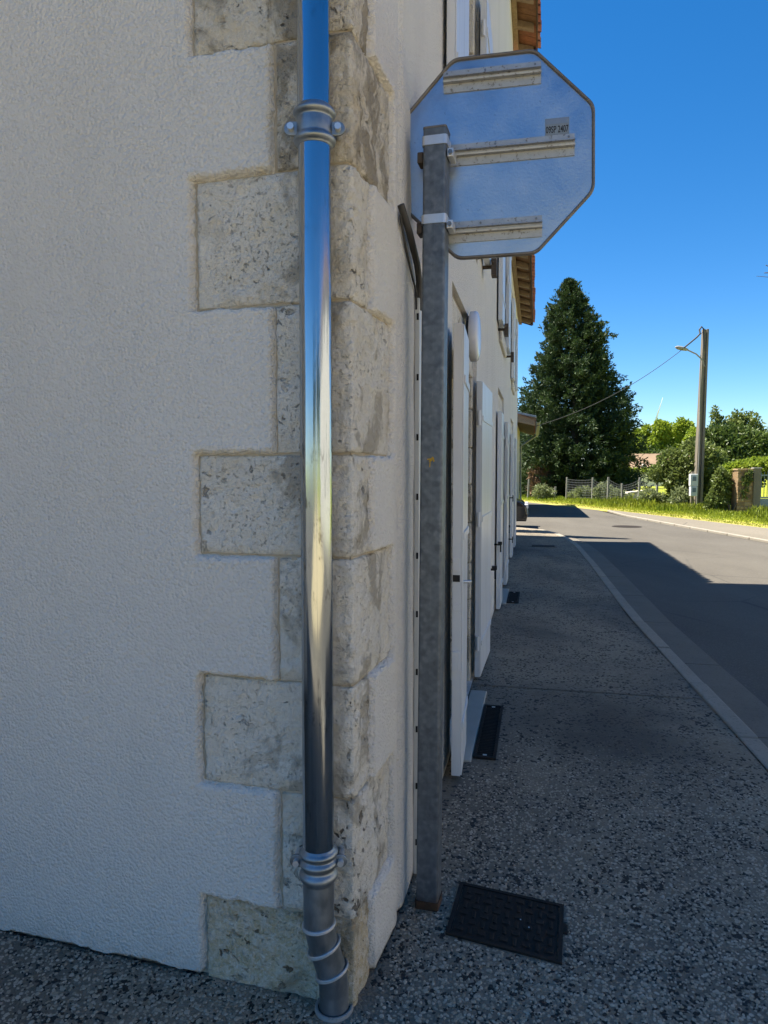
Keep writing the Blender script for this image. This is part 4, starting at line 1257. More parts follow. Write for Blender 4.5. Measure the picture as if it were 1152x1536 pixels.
# ================================================================== VEGETATION
def leaf_mesh(name, P, D, Lg, Wd, m, parent=None, bend=.25, **props):
    """one kite-shaped leaf (two triangles) at each P pointing along D"""
    n = len(P)
    D = D / np.linalg.norm(D, axis=1, keepdims=True)
    rnd = rng.normal(size=(n, 3)); S = np.cross(D, rnd); S /= np.linalg.norm(S, axis=1, keepdims=True)
    Nn = np.cross(S, D)
    Lg = np.broadcast_to(np.asarray(Lg, float), (n,))[:, None]; Wd = np.broadcast_to(np.asarray(Wd, float), (n,))[:, None]
    a = P; b_ = P + D * Lg * .45 + S * Wd * .5; c = P + D * Lg + Nn * Lg * -bend; d = P + D * Lg * .45 - S * Wd * .5
    V = np.stack([a, b_, c, d], 1).reshape(-1, 3)
    org = np.array(wloc(parent)) if parent is not None else np.zeros(3)
    V = V - org
    me = bpy.data.meshes.new(name)
    me.vertices.add(4 * n); me.vertices.foreach_set('co', V.ravel())
    base = np.arange(n)[:, None] * 4
    loops = np.concatenate([base + np.array([[0, 1, 2]]), base + np.array([[0, 2, 3]])], 1).ravel()
    me.loops.add(len(loops)); me.loops.foreach_set('vertex_index', loops.astype(np.int32))
    npoly = 2 * n
    me.polygons.add(npoly); me.polygons.foreach_set('loop_start', (np.arange(npoly) * 3).astype(np.int32))
    me.polygons.foreach_set('loop_total', np.full(npoly, 3, np.int32))
    me.update(calc_edges=True); me.validate()
    me.materials.append(M[m])
    o = bpy.data.objects.new(name, me); COL.objects.link(o)
    if parent is not None: o.parent = parent
    for k, v in props.items(): o[k] = v
    return o

def conifer(x, y, h, rad, base=-.14):
    t = thing('conifer_tree', (x, y, base), 'tall dark green conifer with a pointed top behind the wire fence', 'tree')
    B().tube([(x, y, base - .2), (x + .1, y, h * .4), (x - .35, y, h * .96)], [.38, .25, .03], 10).build('trunk', 'bark', t, True)
    P = []; D = []; Ls = []
    nb = 900
    for k in range(nb):
        f = (k + rng.uniform(0, 1)) / nb
        hz = .03 + .965 * f ** 1.12
        z = base + h * hz
        ang = rng.uniform(0, 2 * math.pi)
        prof = (1 - hz) ** .80 * (1 if hz > .28 else .80 + .2 * (hz / .28))
        lump = .84 + .30 * nz(math.cos(ang) * 1.8 + 4, math.sin(ang) * 1.8, hz * 7) + .18 * nz(math.cos(ang) * 5, math.sin(ang) * 5 + 9, hz * 18)
        L = rad * prof * max(.45, lump) * rng.uniform(.84, 1.12) + .06
        up = .10 + .75 * hz ** 1.5
        ax = np.array([math.cos(ang), math.sin(ang), up]); cx_ = x - .45 * hz ** 2
        ns = int(5 + 15 * prof)
        for q in range(ns):
            w = .22 + .78 * rng.uniform() ** .55
            c = np.array([cx_, y, z - .5 * prof]) + ax * L * w + rng.normal(size=3) * np.array([.22, .22, .14]) * (.15 + prof)
            sd_ = ax * .9 + rng.normal(size=3) * .35 + np.array([0, 0, .25]); sd_ /= np.linalg.norm(sd_)
            ln = rng.uniform(.35, .75) * (.2 + .8 * prof)
            for e in range(16):
                u = rng.uniform()
                P.append(c + sd_ * ln * u + rng.normal(size=3) * .08 * (1.2 - u) * (.4 + prof)); D.append(sd_ * .9 + rng.normal(size=3) * .5); Ls.append(rng.uniform(.10, .26) * (.6 + .4 * min(1, prof * 2)))
    for e in range(900):                       # the pointed leader
        u = rng.uniform() ** 1.4
        P.append(np.array([x - .45 + .0 * u, y, base + h * .93 + 1.0 * u]) + rng.normal(size=3) * np.array([.34, .34, .1]) * (1.02 - u)); D.append(rng.normal(size=3) * .6 + np.array([0, 0, .8])); Ls.append(rng.uniform(.09, .2))
    P = np.array(P); D = np.array(D); Ls = np.array(Ls)
    leaf_mesh('crown', P, D, Ls, Ls * .36, 'conifer_leaf', t)
conifer(11.25, 42.0, 12.6, 4.65)

def blob_points(lumps, n, shell=.55):
    """points in a union of lumpy ellipsoids, denser towards the surface; lumps: (x,y,z,rx,ry,rz)"""
    ls = np.array(lumps, float); vol = (ls[:, 3] * ls[:, 4] * ls[:, 5]) ** .67; pick = rng.choice(len(ls), n, p=vol / vol.sum())
    d = rng.normal(size=(n, 3)); d /= np.linalg.norm(d, axis=1, keepdims=True)
    r = shell + (1 - shell) * rng.uniform(size=n) ** .6
    lump = np.array([1 + .22 * nz(a[0] * 2.4 + i * .7, a[1] * 2.4, a[2] * 2.4) + .12 * nz(a[0] * 7, a[1] * 7 + i, a[2] * 7) for a, i in zip(d, pick)])
    P = ls[pick, :3] + d * ls[pick, 3:] * (r * lump)[:, None]
    return P, d
def shrub(name, loc, label, cat, lumps, n, Lf, Wf, m, stems=3, group=None, part='foliage'):
    t = thing(name, loc, label, cat, group)
    P, d = blob_points(lumps, n)
    keep = P[:, 2] > loc[2] - .02; P, d = P[keep], d[keep]
    D = d * .6 + rng.normal(size=P.shape) * .7 + np.array([0, 0, .2])
    leaf_mesh(part, P, D, rng.uniform(.7, 1.3, len(P)) * Lf, Wf * rng.uniform(.8, 1.2, len(P)), m, t)
    if stems:
        b = B()
        for k in range(stems):
            l = lumps[k % len(lumps)]
            b.tube([(loc[0] + rng.uniform(-.15, .15), loc[1] + rng.uniform(-.15, .15), loc[2] - .1), ((loc[0] + l[0]) / 2 + rng.uniform(-.1, .1), (loc[1] + l[1]) / 2, (loc[2] + l[2]) / 2), (l[0], l[1], l[2])], [.05, .035, .015], 6)
        b.build('stems', 'bark', t, True)
    return t
def at(px_, d, py_=None):
    """world point seen at photo column px_ and row py_, at distance d along the view"""
    X = (px_ - 576) / 1065 * d
    return X if py_ is None else (X, d, 1.45 + (706 - py_) / 1065 * d)

# evergreen growth round the pole and on the right
d0 = 29.5
shrub('ivy_bush', (12.6, d0, -.14), 'rounded mid green ivy bush wrapped round the foot of the concrete pole', 'bush',
      [(at(1022, d0), d0, 1.2, .7, .8, .85), (at(1038, d0), d0 - .2, 1.75, .8, .9, 1.0), (at(1060, d0), d0, 1.35, .8, .9, 1.15), (at(1012, d0), d0 + .4, 1.9, .5, .7, .45), (at(1035, d0), d0 + .2, .5, .8, .7, .6), (at(1000, d0), d0 + .6, 1.35, .5, .6, .35)], 15000, .15, .085, 'shrub_leaf')
d1 = 31.5
shrub('evergreen_bush', (15.2, d1, -.14), 'big dark evergreen bush right of the concrete pole', 'bush',
      [(at(1085, d1), d1, 1.6, 1.3, 1.2, 1.7), (at(1110, d1), d1 + .3, 2.3, 1.1, 1.1, 1.2), (at(1070, d1), d1 + .2, 2.6, .7, .8, .8), (at(1135, d1), d1 + .4, 2.0, 1.1, 1.0, 1.2), (at(1060, d1), d1, .6, 1.1, .9, .8)], 20000, .17, .1, 'ivy_leaf')
d2 = 33.5
tl = thing('loose_shrub', (16.0, d2, -.14), 'tall loose shrub with pale thin twigs above the dark evergreen', 'shrub')
P, d = blob_points([(at(1075, d2), d2, 3.6, .35, .5, .5), (at(1070, d2), d2, 4.15, .22, .3, .3), (at(1098, d2), d2, 3.5, .6, .6, .5), (at(1120, d2), d2, 3.7, .55, .6, .55), (at(1105, d2), d2, 3.9, .4, .4, .4), (at(1142, d2), d2, 2.9, .5, .5, .5), (at(1130, d2), d2, 3.2, .5, .5, .6)], 2600, .2)
leaf_mesh('foliage', P, d * .4 + rng.normal(size=P.shape) + np.array([0, 0, .3]), rng.uniform(.1, .22, len(P)), .10, 'shrub_leaf', tl)
b = B()
for k in range(26):
    i = rng.integers(len(P)); q = P[i]
    b.tube([(16.0 + rng.uniform(-.3, .3), d2, -.1), ((16 + q[0]) / 2 + rng.uniform(-.1, .1), d2, q[2] * .55), tuple(q)], [.03, .018, .006], 5)
b.build('stems', 'bark', tl, True)
# ivy spilling over the wall by the gate
d3 = 25.4
shrub('ivy_on_wall', (13.6, d3 + .6, 1.3), 'bright green ivy spilling over the top of the gate wall', 'ivy',
      [(at(1125, d3), d3 + .5, 1.55, .7, .5, .22), (at(1150, d3), d3 + .6, 1.62, .8, .5, .28), (at(1178, d3), d3 + .6, 1.65, .9, .5, .3)], 6000, .13, .09, 'lime_leaf', 0)
shrub('ivy_on_pillar', (at(1092, d3), d3 - .1, -.1), 'green ivy climbing the left side of the stone pillar', 'ivy',
      [(at(1088, d3), d3 + .3, .85, .3, .3, .7), (at(1082, d3), d3 + .3, .3, .4, .3, .45), (at(1112, d3), d3 - .22, .9, .10, .04, .4), (at(1118, d3), d3 - .22, 1.25, .12, .05, .22)], 3600, .11, .08, 'shrub_leaf', 3)
# brush at the foot of the conifer and behind the cottage
shrub('bramble', (at(815, 40.0), 40.0, -.14), 'brown dead bramble heap at the left foot of the conifer', 'bush',
      [(at(812, 40), 40, .5, .7, .6, .55), (at(822, 40), 40.2, 1.0, .55, .5, .6), (at(806, 40), 40.2, 1.4, .4, .4, .5)], 2600, .28, .05, 'dead_twig', 2)
shrub('hedge_bush', (at(790, 44), 44, -.14), 'pale green bush between the cottage and the conifer', 'bush',
      [(at(788, 44), 44, 1.0, 1.1, 1.0, 1.1), (at(798, 44), 43.8, .7, .7, .8, .8), (at(778, 44), 44.2, 1.9, 1.1, 1.0, 1.1)], 6000, .2, .12, 'shrub_leaf', 2)
for i, (pxx, dd, hh, lab) in enumerate(((875, 37.2, .62, 'pale leafy weed clump left of the middle fence posts'), (905, 36.0, .85, 'taller pale weed clump between two fence posts'), (925, 35.6, .5, 'low weed clump beside the leaning short fence post'),
                                        (975, 31.2, .6, 'weed clump under the wire right of the white stone'), (1022, 28.6, .75, 'weed clump against the foot of the meter box post'), (812, 38.2, .7, 'weed clump under the bramble heap'), (866, 37.8, .45, 'small weed clump at the left end of the wire'))):
    X = at(pxx, dd)
    shrub('weed_clump', (X, dd, -.12), lab, 'weeds', [(X, dd, hh * .45, .45, .3, hh * .55), (X + .35, dd, hh * .35, .35, .3, hh * .4)], 900, .16, .07, 'weed_leaf', 0, 'weed clumps along the fence')

# far trees
def broad_tree(name, x, y, h, w, label, m, n, trunk=True, group=None, Lf=.5, base=-.14, lo=.35):
    t = thing(name, (x, y, base), label, 'tree', group)
    L = []
    for k in range(9):
        a = rng.uniform(0, 6.28); q = rng.uniform(0, .62) * w / 2; z = base + h * rng.uniform(lo + .1, .85)
        L.append((x + q * math.cos(a), y + q * math.sin(a), z, w * rng.uniform(.2, .33), w * rng.uniform(.2, .33), h * rng.uniform(.10, .17)))
    L.append((x, y, base + h * .87, w * .2, w * .2, h * .12))
    P, d = blob_points(L, n)
    leaf_mesh('crown', P, d * .5 + rng.normal(size=P.shape) * .7, rng.uniform(.7, 1.3, len(P)) * Lf, Lf * .6, m, t)
    b = B().tube([(x, y, base - .2), (x + rng.uniform(-.2, .2), y, base + h * .45), (x + rng.uniform(-.4, .4), y, base + h * .8)], [h * .025, h * .018, h * .006], 8)
    for k in range(5):
        l = L[k]; b.tube([(x, y, base + h * rng.uniform(.3, .5)), ((x + l[0]) / 2, (y + l[1]) / 2, l[2] - h * .06), l[:3]], [h * .012, h * .008, h * .003], 5)
    b.build('trunk', 'bark', t, True)
for i, (pxx, dd, topy, wpx, lab) in enumerate(((968, 128, 636, 26, 'leafy lime green tree nearest the dark conifer on the far rise'), (986, 126, 629, 28, 'round topped lime green tree under the turbine blade'), (1004, 130, 634, 26, 'lime green tree third along the far row'),
                                                (1022, 124, 627, 26, 'tallest lime green tree of the far row, left of the pole'), (1037, 121, 641, 28, 'lime green tree of the far row hidden by the pole'), (955, 132, 642, 24, 'lime green tree half hidden by the conifer edge'))):
    h = 1.45 + (706 - topy) / 1065 * dd + .14
    broad_tree('far_tree', at(pxx, dd), dd, h, wpx / 1065 * dd * 1.25, lab, 'lime_leaf', 4500, True, 'trees on the far rise', .55)
# dense understorey of that wood, one mass nobody could count
P, d = blob_points([(at(q, 122), 124 + (k % 3) * 2, 2.6, 2.2, 2, 2.6) for k, q in enumerate(range(940, 1060, 14))], 9000)
leaf_mesh('far_undergrowth', P, d * .5 + rng.normal(size=P.shape) * .7, rng.uniform(.4, .8, len(P)), .4, 'ivy_leaf', kind='stuff', label='dark undergrowth beneath the far lime green trees')
# trees across the side street, behind the camera, mirrored in the pipe
for i, (x, y) in enumerate(((-6, -34), (2, -38), (10, -33), (18, -36))):
    broad_tree('roadside_tree', x, y, 8 + i % 2, 8, ['first', 'second', 'third', 'last'][i] + ' leafy tree of the row across the road, behind the viewer', 'conifer_leaf', 3500, True, 'trees across the road', .6)

# slim cypress in the yard behind the white house: its shadow stripes the road
cyp = thing('slim_cypress', (2.55, 17.4, -.14), 'slim dark cypress in the yard, throwing its streak of shade on the road', 'tree')
B().tube([(2.55, 17.4, -.2), (2.55, 17.4, 5.6)], [.09, .02], 8).build('trunk', 'bark', cyp, True)
zc_ = rng.uniform(.5, 6.1, 3800); aa = rng.uniform(0, 6.28, 3800); rr = .36 * np.clip((6.2 - zc_) / 3.2, .05, 1) * rng.uniform(.5, 1, 3800)
P = np.stack([2.55 + rr * np.cos(aa), 17.4 + rr * np.sin(aa), zc_], 1)
leaf_mesh('crown', P, np.stack([np.cos(aa) * .4, np.sin(aa) * .4, np.ones(3800)], 1) + rng.normal(size=P.shape) * .3, .2, .07, 'conifer_leaf', cyp)

# bare tree whose twig tips reach in from the right
bt = thing('bare_tree', (11.7, 16.2, -.14), 'leafless tree, its bare twig tips reaching in at the right edge', 'tree')
b = B().tube([(11.7, 16.2, -.2), (11.75, 16.2, 2.2), (11.6, 16.2, 4.6), (11.8, 16.2, 7.2)], [.16, .13, .09, .03], 8)
b.build('trunk', 'bark', bt, True)
b = B()
for k in range(16):
    z = 3.0 + k * .26; a = k * 2.4; L = 1.9 - .06 * k
    e = (11.7 + math.cos(a) * L, 16.2 + math.sin(a) * L, z + .7)
    b.tube([(11.7, 16.2, z), (11.7 + math.cos(a) * L * .5, 16.2 + math.sin(a) * L * .5, z + .28), e], [.03, .018, .004], 5)
tw = [((11.7, 16.2, 5.55), (9.9, 16.2, 5.80), (8.75, 16.0, 5.72), (8.25, 16, 5.76)), ((9.2, 16.1, 5.76), (8.75, 16.1, 5.92), (8.45, 16, 6.0)), ((8.95, 16.05, 5.73), (8.6, 16.05, 5.85), (8.42, 16, 5.83)), ((11.7, 16.2, 4.8), (9.6, 16.2, 5.12), (8.6, 16, 5.15)), ((9.5, 16.2, 5.78), (9.0, 16, 6.05), (8.7, 16, 6.2))]
for p in tw: b.tube(p, [.035, .015, .008, .004][:len(p)], 5)
b.build('branches', 'bark', bt, True)

# grass verge
def verge():
    E = GRASS_EDGE[2:]
    P = []; D = []; Ls = []; Wd = []
    tot = 46000
    segs = [(Vector(a), Vector(c)) for a, c in zip(E[:-1], E[1:])]; le = np.array([(c - a).length for a, c in segs]); le[:3] *= 1.2
    for k in rng.choice(len(segs), tot, p=le / le.sum()):
        a, c = segs[k]; t = rng.uniform(); p = a + (c - a) * t; nrm = Vector(((c - a).y, -(c - a).x)).normalized()
        w = .55 + rng.uniform() ** 1.0 * 4.2
        q = p + nrm * w
        gh = .05 + .17 * smooth(.9, 2.6, w) * (.7 + .6 * nz(q.x * .7, q.y * .7, 4)) + (.15 if nz(q.x * .35, q.y * .35, 8) > .15 and w > 1.2 else 0)
        P.append((q.x, q.y, -.13 + .05 * smooth(0, 2, w))); D.append((rng.normal() * .35, rng.normal() * .35, 1)); L_ = gh * rng.uniform(.6, 1.25); Ls.append(L_); Wd.append(.022 + .05 * L_)
    leaf_mesh('verge_grass', np.array(P), np.array(D), np.array(Ls), np.array(Wd), 'grass_blade', None, .3, kind='stuff', label='bright yellow green grass along the far roadside')
verge()
ed = GRASS_EDGE[2:]
flat('verge_strip', ed + [(p[0] + 1.5, p[1] + .45) for p in ed[::-1]], -.128, 'turf_dry', kind='structure')
flat('lawn', [(12.5, 33.5), (40, 30), (40, 75), (13, 75)], -.12, 'turf', kind='structure')

# ================================================================== FENCE, POLE, GATE, FAR THINGS
fence = thing('wire_fence', (11, 35, -.12), 'sagging wire mesh fence on thin concrete posts behind the grass verge', 'fence')
FP = [(792, 39.6, 1.0), (816, 39.0, .75), (832, 38.6, .6), (850, 38.0, 1.12), (889, 36.2, 1.12), (912, 35.3, 1.15), (934, 34.4, .85), (958, 33.4, 1.15), (985, 32.2, 1.15), (1011, 31.2, .8), (1056, 30.5, .8), (1083, 29.8, .8)]
tops = []
for pxx, dd, hh in FP:
    X = at(pxx, dd)
    ln = rng.uniform(-.05, .05)
    B().hexa([(X - .05, dd - .05, -.2), (X + .05, dd - .05, -.2), (X + .05, dd + .05, -.2), (X - .05, dd + .05, -.2), (X - .04 + ln, dd - .04, hh), (X + .04 + ln, dd - .04, hh), (X + .04 + ln, dd + .04, hh), (X - .04 + ln, dd + .04, hh)]).build('fence_post', 'concrete', fence, bevel=.008)
    tops.append((X, dd, hh))
b = B()
for (x0, y0, h0), (x1, y1, h1) in zip(tops[3:9], tops[4:10]):
    sag = rng.uniform(.03, .22)
    def hh_(t, f): return f * ((h0 - .1) * (1 - t) + (h1 - .1) * t - sag * 4 * t * (1 - t))
    for f in np.linspace(.08, 1, 8):
        b.tube([(x0 + (x1 - x0) * t, y0 + (y1 - y0) * t - .05, hh_(t, f)) for t in np.linspace(0, 1, 6)], .005, 3, False)
    nv = int(math.hypot(x1 - x0, y1 - y0) / .11)
    for k in range(nv + 1):
        t = k / nv
        b.tube([(x0 + (x1 - x0) * t, y0 + (y1 - y0) * t - .05, .0), (x0 + (x1 - x0) * t, y0 + (y1 - y0) * t - .05, hh_(t, 1))], .004, 3, False)
b.build('wire_mesh', 'fence_wire', fence, kind='stuff')

# stone by the fence
ws = thing('stone_block', (at(956, 34.0), 34.0, -.12), 'pale stone block with a slab on top behind the fence', 'stone')
B().box((at(956, 34), 34.0, .12), (.28, .3, .55)).build('block', 'limestone', ws, bevel=.02)
B().box((at(953, 34), 34.0, .45), (.85, .35, .09), Matrix.Rotation(-.12, 3, 'Y')).build('slab', 'limestone', ws, bevel=.015)

# concrete pole
PX, PY = at(1046.5, 28.3), 28.3
pole = thing('utility_pole', (PX, PY, -.12), 'tall concrete utility pole with slotted faces beside the road', 'utility pole')
def tap(z): return .155 - .0062 * (z + .1)
b = B()
def col(x0, x1, y0, y1, z0, z1, lean=.020):
    k0, k1 = tap(z0) / .155, tap(z1) / .155
    b.hexa([(PX + x0 * k0 + lean * z0, PY + y0 * k0, z0), (PX + x1 * k0 + lean * z0, PY + y0 * k0, z0), (PX + x1 * k0 + lean * z0, PY + y1 * k0, z0), (PX + x0 * k0 + lean * z0, PY + y1 * k0, z0),
            (PX + x0 * k1 + lean * z1, PY + y0 * k1, z1), (PX + x1 * k1 + lean * z1, PY + y0 * k1, z1), (PX + x1 * k1 + lean * z1, PY + y1 * k1, z1), (PX + x0 * k1 + lean * z1, PY + y1 * k1, z1)])
col(-.155, -.045, -.13, .13, -.3, 7.02); col(.045, .155, -.13, .13, -.3, 7.02)
b.build('shaft', 'concrete_pole', pole, bevel=.012)
b = B(); col(-.044, .044, -.06, .13, -.3, 7.0); b.build('web', 'concrete_pole', pole)
B().tube([(PX - .09, PY - .16, 6.0), (PX - .05, PY - .15, 2.2), (PX - .1, PY - .16, .0)], .02, 6).build('riser_pipe', 'concrete', pole, True)
sl_ = thing('street_lamp', (PX, PY - .2, 5.75), 'grey street lamp head on a thin arm from the concrete pole', 'street lamp')
B().tube([(PX + .06, PY - .16, 5.55), (PX - .05, PY - .22, 5.80), (PX - .35, PY - .35, 6.0), (PX - .75, PY - .5, 6.13)], .028, 8).build('arm', 'concrete', sl_, True)
vs = []
hp = [(-.74, .045, .035), (-.82, .09, .06), (-1.0, .12, .075), (-1.2, .115, .07), (-1.30, .05, .03)]
hv = B()
vs = []; nn_ = 10
for x, wy, wz in hp:
    for k in range(nn_):
        a = 2 * math.pi * k / nn_; vs.append((PX + x, PY - .5 + (x + .75) * .35 + wy * math.cos(a), 6.14 - (x + .75) * .12 + wz * math.sin(a)))
obj('head', vs, [(i * nn_ + k, i * nn_ + (k + 1) % nn_, (i + 1) * nn_ + (k + 1) % nn_, (i + 1) * nn_ + k) for i in range(len(hp) - 1) for k in range(nn_)] + [tuple(range(nn_))[::-1], tuple(range((len(hp) - 1) * nn_, len(hp) * nn_))], 'concrete', sl_, True)
mb = thing('meter_box_post', (at(1038, 28.0), 28.0, -.12), 'two white meter boxes on a thin post left of the pole', 'meter box')
B().box((at(1038.5, 28), 28.02, .62), (.11, .1, 1.6)).build('post', 'concrete_pole', mb, bevel=.01)
for z0, hx in ((1.10, .50), (.66, .42)):
    bx = B().box((at(1038, 28), 27.9, z0), (.30 if z0 > 1 else .26, .18, hx - .03)).build('meter_box', 'box_white', mb, bevel=.02)
    B().box((at(1038, 28), 27.80, z0 + .05), (.13, .012, .17)).build('meter_window', 'sticker', bx)
# overhead cable: from pole top past the lamp to the cottage gutter
oc = thing('overhead_cable', (PX, PY, 7.0), 'black service cable from the pole top down to the cottage eave', 'cable')
A0 = Vector((PX - .02, PY - .16, 6.88)); E0 = Vector(FC(-.1, .75, 2.98))
pts = []
for t in np.linspace(0, 1, 24):
    p = A0.lerp(E0, t); p.z -= .45 * 4 * t * (1 - t); pts.append(p)
B().tube(pts, .012, 6).build('span', 'cable_black', oc, True)
B().tube([(PX + .02, PY - .18, 6.2), (PX - .02, PY - .2, 7.0), (PX - .1, PY - .2, 7.08), (PX - .2, PY - .24, 6.95), A0 + (E0 - A0) * .02] + [q + Vector((0, -.02, .01)) for q in pts[1:4]], .032, 6).build('sheath', 'cable_black', oc, True)

# stone pillar, wall and gate on the right
gp_ = thing('stone_pillar', (at(1117, 25.3), 25.3, -.12), 'rubble stone pillar with ivy at the left of the blue gate', 'pillar')
x0, x1 = at(1104, 25.3), at(1128, 25.3)
B().box(((x0 + x1) / 2, 25.45, .68), (x1 - x0 - .03, .45, 1.60)).build('core', 'rubble', gp_)
z = -.12; kk = 0
while z < 1.45:
    hgt = rng.uniform(.10, .17); x = x0
    while x < x1 - .02:
        w = min(rng.uniform(.12, .28), x1 - x)
        B().box((x + w / 2, 25.235 + rng.uniform(-.012, .012), z + hgt / 2), (max(.04, w - .02), .05, hgt - .018)).build('rubble_stone', 'rubble', gp_, bevel=.015)
        x += w
    z += hgt
B().box(((x0 + x1) / 2, 25.45, 1.50), (x1 - x0 + .02, .5, .06)).build('coping', 'rubble', gp_, bevel=.015)
gq = thing('gate_pier', (at(1133, 25.2), 25.2, -.12), 'plain grey concrete pier between the stone pillar and the gate', 'pier')
B().box((at(1133.5, 25.25), 25.4, .70), (.25, .5, 1.66)).build('shaft', 'concrete_pole', gq, bevel=.015)
B().box((at(1133.5, 25.25), 25.4, 1.55), (.30, .55, .05)).build('cap', 'concrete', gq, bevel=.01)
gt = thing('metal_gate', (at(1155, 25.6), 25.6, -.12), 'blue grey metal gate with upright bars at the right edge', 'gate')
gx0, gx1 = at(1139.5, 25.6), at(1195, 25.6)
B().box(((gx0 + gx1) / 2, 25.6, .20), (gx1 - gx0, .03, .52)).build('kick_panel', 'gate_blue', gt)
for zz in (.50, 1.30): B().box(((gx0 + gx1) / 2, 25.6, zz), (gx1 - gx0, .05, .05)).build('rail', 'gate_blue', gt)
x = gx0 + .04
while x < gx1:
    B().tube([(x, 25.6, .48), (x, 25.6, 1.46)], .014, 6).build('bar', 'gate_blue', gt); x += .115

# white garden wall, far house, turbine
gw = thing('garden_wall', (at(972, 62), 62, -.12), 'low white garden wall beyond the lawn', 'wall')
B().box((at(968, 62), 62, .70), (4.6, .25, 1.15)).build('panel', 'far_wall', gw)
B().box((at(968, 62), 62, 1.30), (4.7, .4, .07)).build('coping', 'concrete', gw)
B().tube([(at(946, 61.5), 61.5, -.1), (at(946, 61.5), 61.5, 1.15)], .05, 6).build('post', 'dark_wood', gw)
fh = thing('tiled_bungalow', (at(985, 80), 80, -.12), 'low bungalow with a weathered tile roof in front of the far trees', 'house')
xa, xb = at(948, 80), at(1040, 80)
bb = B(); bb.box(((xa + xb) / 2, 82, .65), (xb - xa, 5, 1.6)); bb.build('wall', 'far_wall', fh)
bb = B(); zr, ze = 1.45 + 26 / 1065 * 82, 1.45 + 3 / 1065 * 79
bb.add([(xa - .4, 79, ze), (xb + .4, 79, ze), (xb + .4, 82.2, zr), (xa - .4, 82.2, zr), (xb + .4, 85.4, ze), (xa - .4, 85.4, ze)], [(0, 1, 2, 3), (3, 2, 4, 5)])
bb.build('roof', 'far_roof', fh)
bb = B(); bb.prism([(xa, 79.4, 1.2), (xa + 2.2, 79.4, 1.2), (xa + 1.1, 79.4, 2.3)], (0, 0, 0), (0, .4, 0)); bb.build('porch_gable', 'far_wall', fh)
B().box((at(1000, 80), 79.45, .7), (1.2, .1, .9)).build('window', 'glass_dark', fh)
hd = shrub('garden_hedge', (at(970, 66), 66, -.12), 'clipped yellow green hedge on top of the white garden wall', 'hedge', [(at(952, 64), 64, 1.1, 1.2, .8, .55), (at(972, 64), 64, 1.15, 1.3, .8, .5), (at(990, 64), 64, 1.3, 1.2, .8, .7)], 4000, .25, .15, 'lime_leaf', 0)
wt = thing('wind_turbine', (at(984, 900) - 10, 900, 0), 'one slender white wind turbine blade standing above the far trees', 'wind turbine')
bl0 = Vector(at(981, 900, 628)); bl1 = Vector(at(990, 900, 597)); ax_ = (bl1 - bl0)
hub = bl0 - ax_.normalized() * 8
B().tube([(hub.x, 904, -1), (hub.x, 904, hub.z)], [2.0, 1.3], 12).build('tower', 'turbine_white', wt, True)
B().box((hub.x, 902, hub.z), (2.4, 8, 2.4)).build('nacelle', 'turbine_white', wt, bevel=.5)
B().tube([(hub.x, 896.6, hub.z), (hub.x, 899, hub.z)], [.4, 1.4], 12).build('hub', 'turbine_white', wt, True)
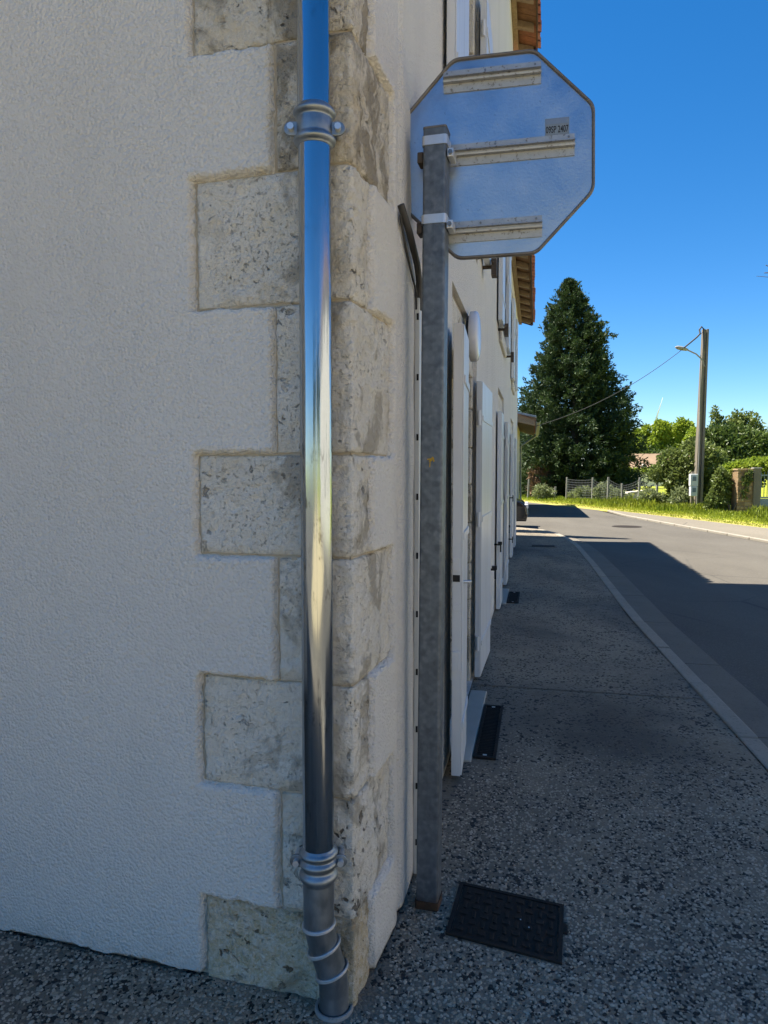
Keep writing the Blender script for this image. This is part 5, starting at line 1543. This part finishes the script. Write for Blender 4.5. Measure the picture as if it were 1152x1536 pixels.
for k in range(3):
    d = Matrix.Rotation(R(120 * k), 3, 'Y') @ ax_.normalized(); sd_ = Vector((d.z, 0, -d.x))
    LB = (bl1 - hub).length
    pts = []
    for f, w in ((0, .5), (.15, 1.25), (.5, .85), (1, .2)):
        p = hub + d * LB * f
        pts.append((p, w))
    b = B(); vs = []
    for p, w in pts: vs += [(p + sd_ * w).to_tuple()[0:1] + (897.8,) + ((p + sd_ * w).z,), (p.x, 897.5, p.z), ((p - sd_ * w).x, 897.8, (p - sd_ * w).z), (p.x, 898.1, p.z)]
    fs = [(i * 4 + k2, i * 4 + (k2 + 1) % 4, (i + 1) * 4 + (k2 + 1) % 4, (i + 1) * 4 + k2) for i in range(3) for k2 in range(4)]
    b.add(vs, fs); b.build('blade', 'turbine_white', wt)

# ================================================================== sunlit house added across the road, unseen, for warm bounce light; mirrored in the pipe
oh = thing('opposite_bounce_house', (17, -4, -.1), 'unseen long cream house added across the main road for its warm bounce light', 'house')
def FO(s, o, z): return (13.6 - o, -20 + s, z)
B().fbox(FO, 0, 30, -7, 0, -.12, 5.9).build('wall', 'far_wall', oh)
B().prism([FO(-.3, .4, 5.8), FO(-.3, -7.4, 5.8), FO(-.3, -3.5, 7.1)], (0, 0, 0), (0, 30.6, 0)).build('roof', 'roof_tile', oh)
for s_ in np.arange(2.5, 29, 4.4):
    for z_ in (.9, 3.9):
        w = B().fbox(FO, s_, s_ + 1.0, .002, .04, z_, z_ + 1.5).build('window', 'white_shutter', oh)
        B().fbox(FO, s_ + .1, s_ + .46, .041, .046, z_ + .1, z_ + 1.4).build('pane', 'glass_dark', w)
        B().fbox(FO, s_ + .54, s_ + .9, .041, .046, z_ + .1, z_ + 1.4).build('pane', 'glass_dark', w)

# ================================================================== house standing forward at the left (outside the frame): it shades the near ground
nh = thing('adjoining_house', (-7.0, 1.8, -.1), 'plain white house standing forward at the left end of the side wall', 'house')
def FH(s, o, z): return (-3.1 + o, .95 + s, z)
HN = 8.0
B().fbox(FH, 0, 7.0, -7.5, 0, -.12, HN).build('wall', 'render_b', nh)
B().prism([FH(-.25, .35, HN - .1), FH(-.25, -7.85, HN - .1), FH(-.25, -3.75, HN + 1.3)], (0, 0, 0), (0, 7.4, 0)).build('roof', 'roof_tile', nh)
def FH2(s, o, z): return (-9.6 + s, .95 - o, z)
for s_ in (1.2, 3.4, 5.4):
    for z_ in (.9, 4.2):
        w = B().fbox(FH2, s_, s_ + 1.0, .002, .04, z_, z_ + 1.4).build('window', 'white_shutter', nh)
        B().fbox(FH2, s_ + .1, s_ + .46, .041, .046, z_ + .1, z_ + 1.3).build('pane', 'glass_dark', w)
        B().fbox(FH2, s_ + .54, s_ + .9, .041, .046, z_ + .1, z_ + 1.3).build('pane', 'glass_dark', w)
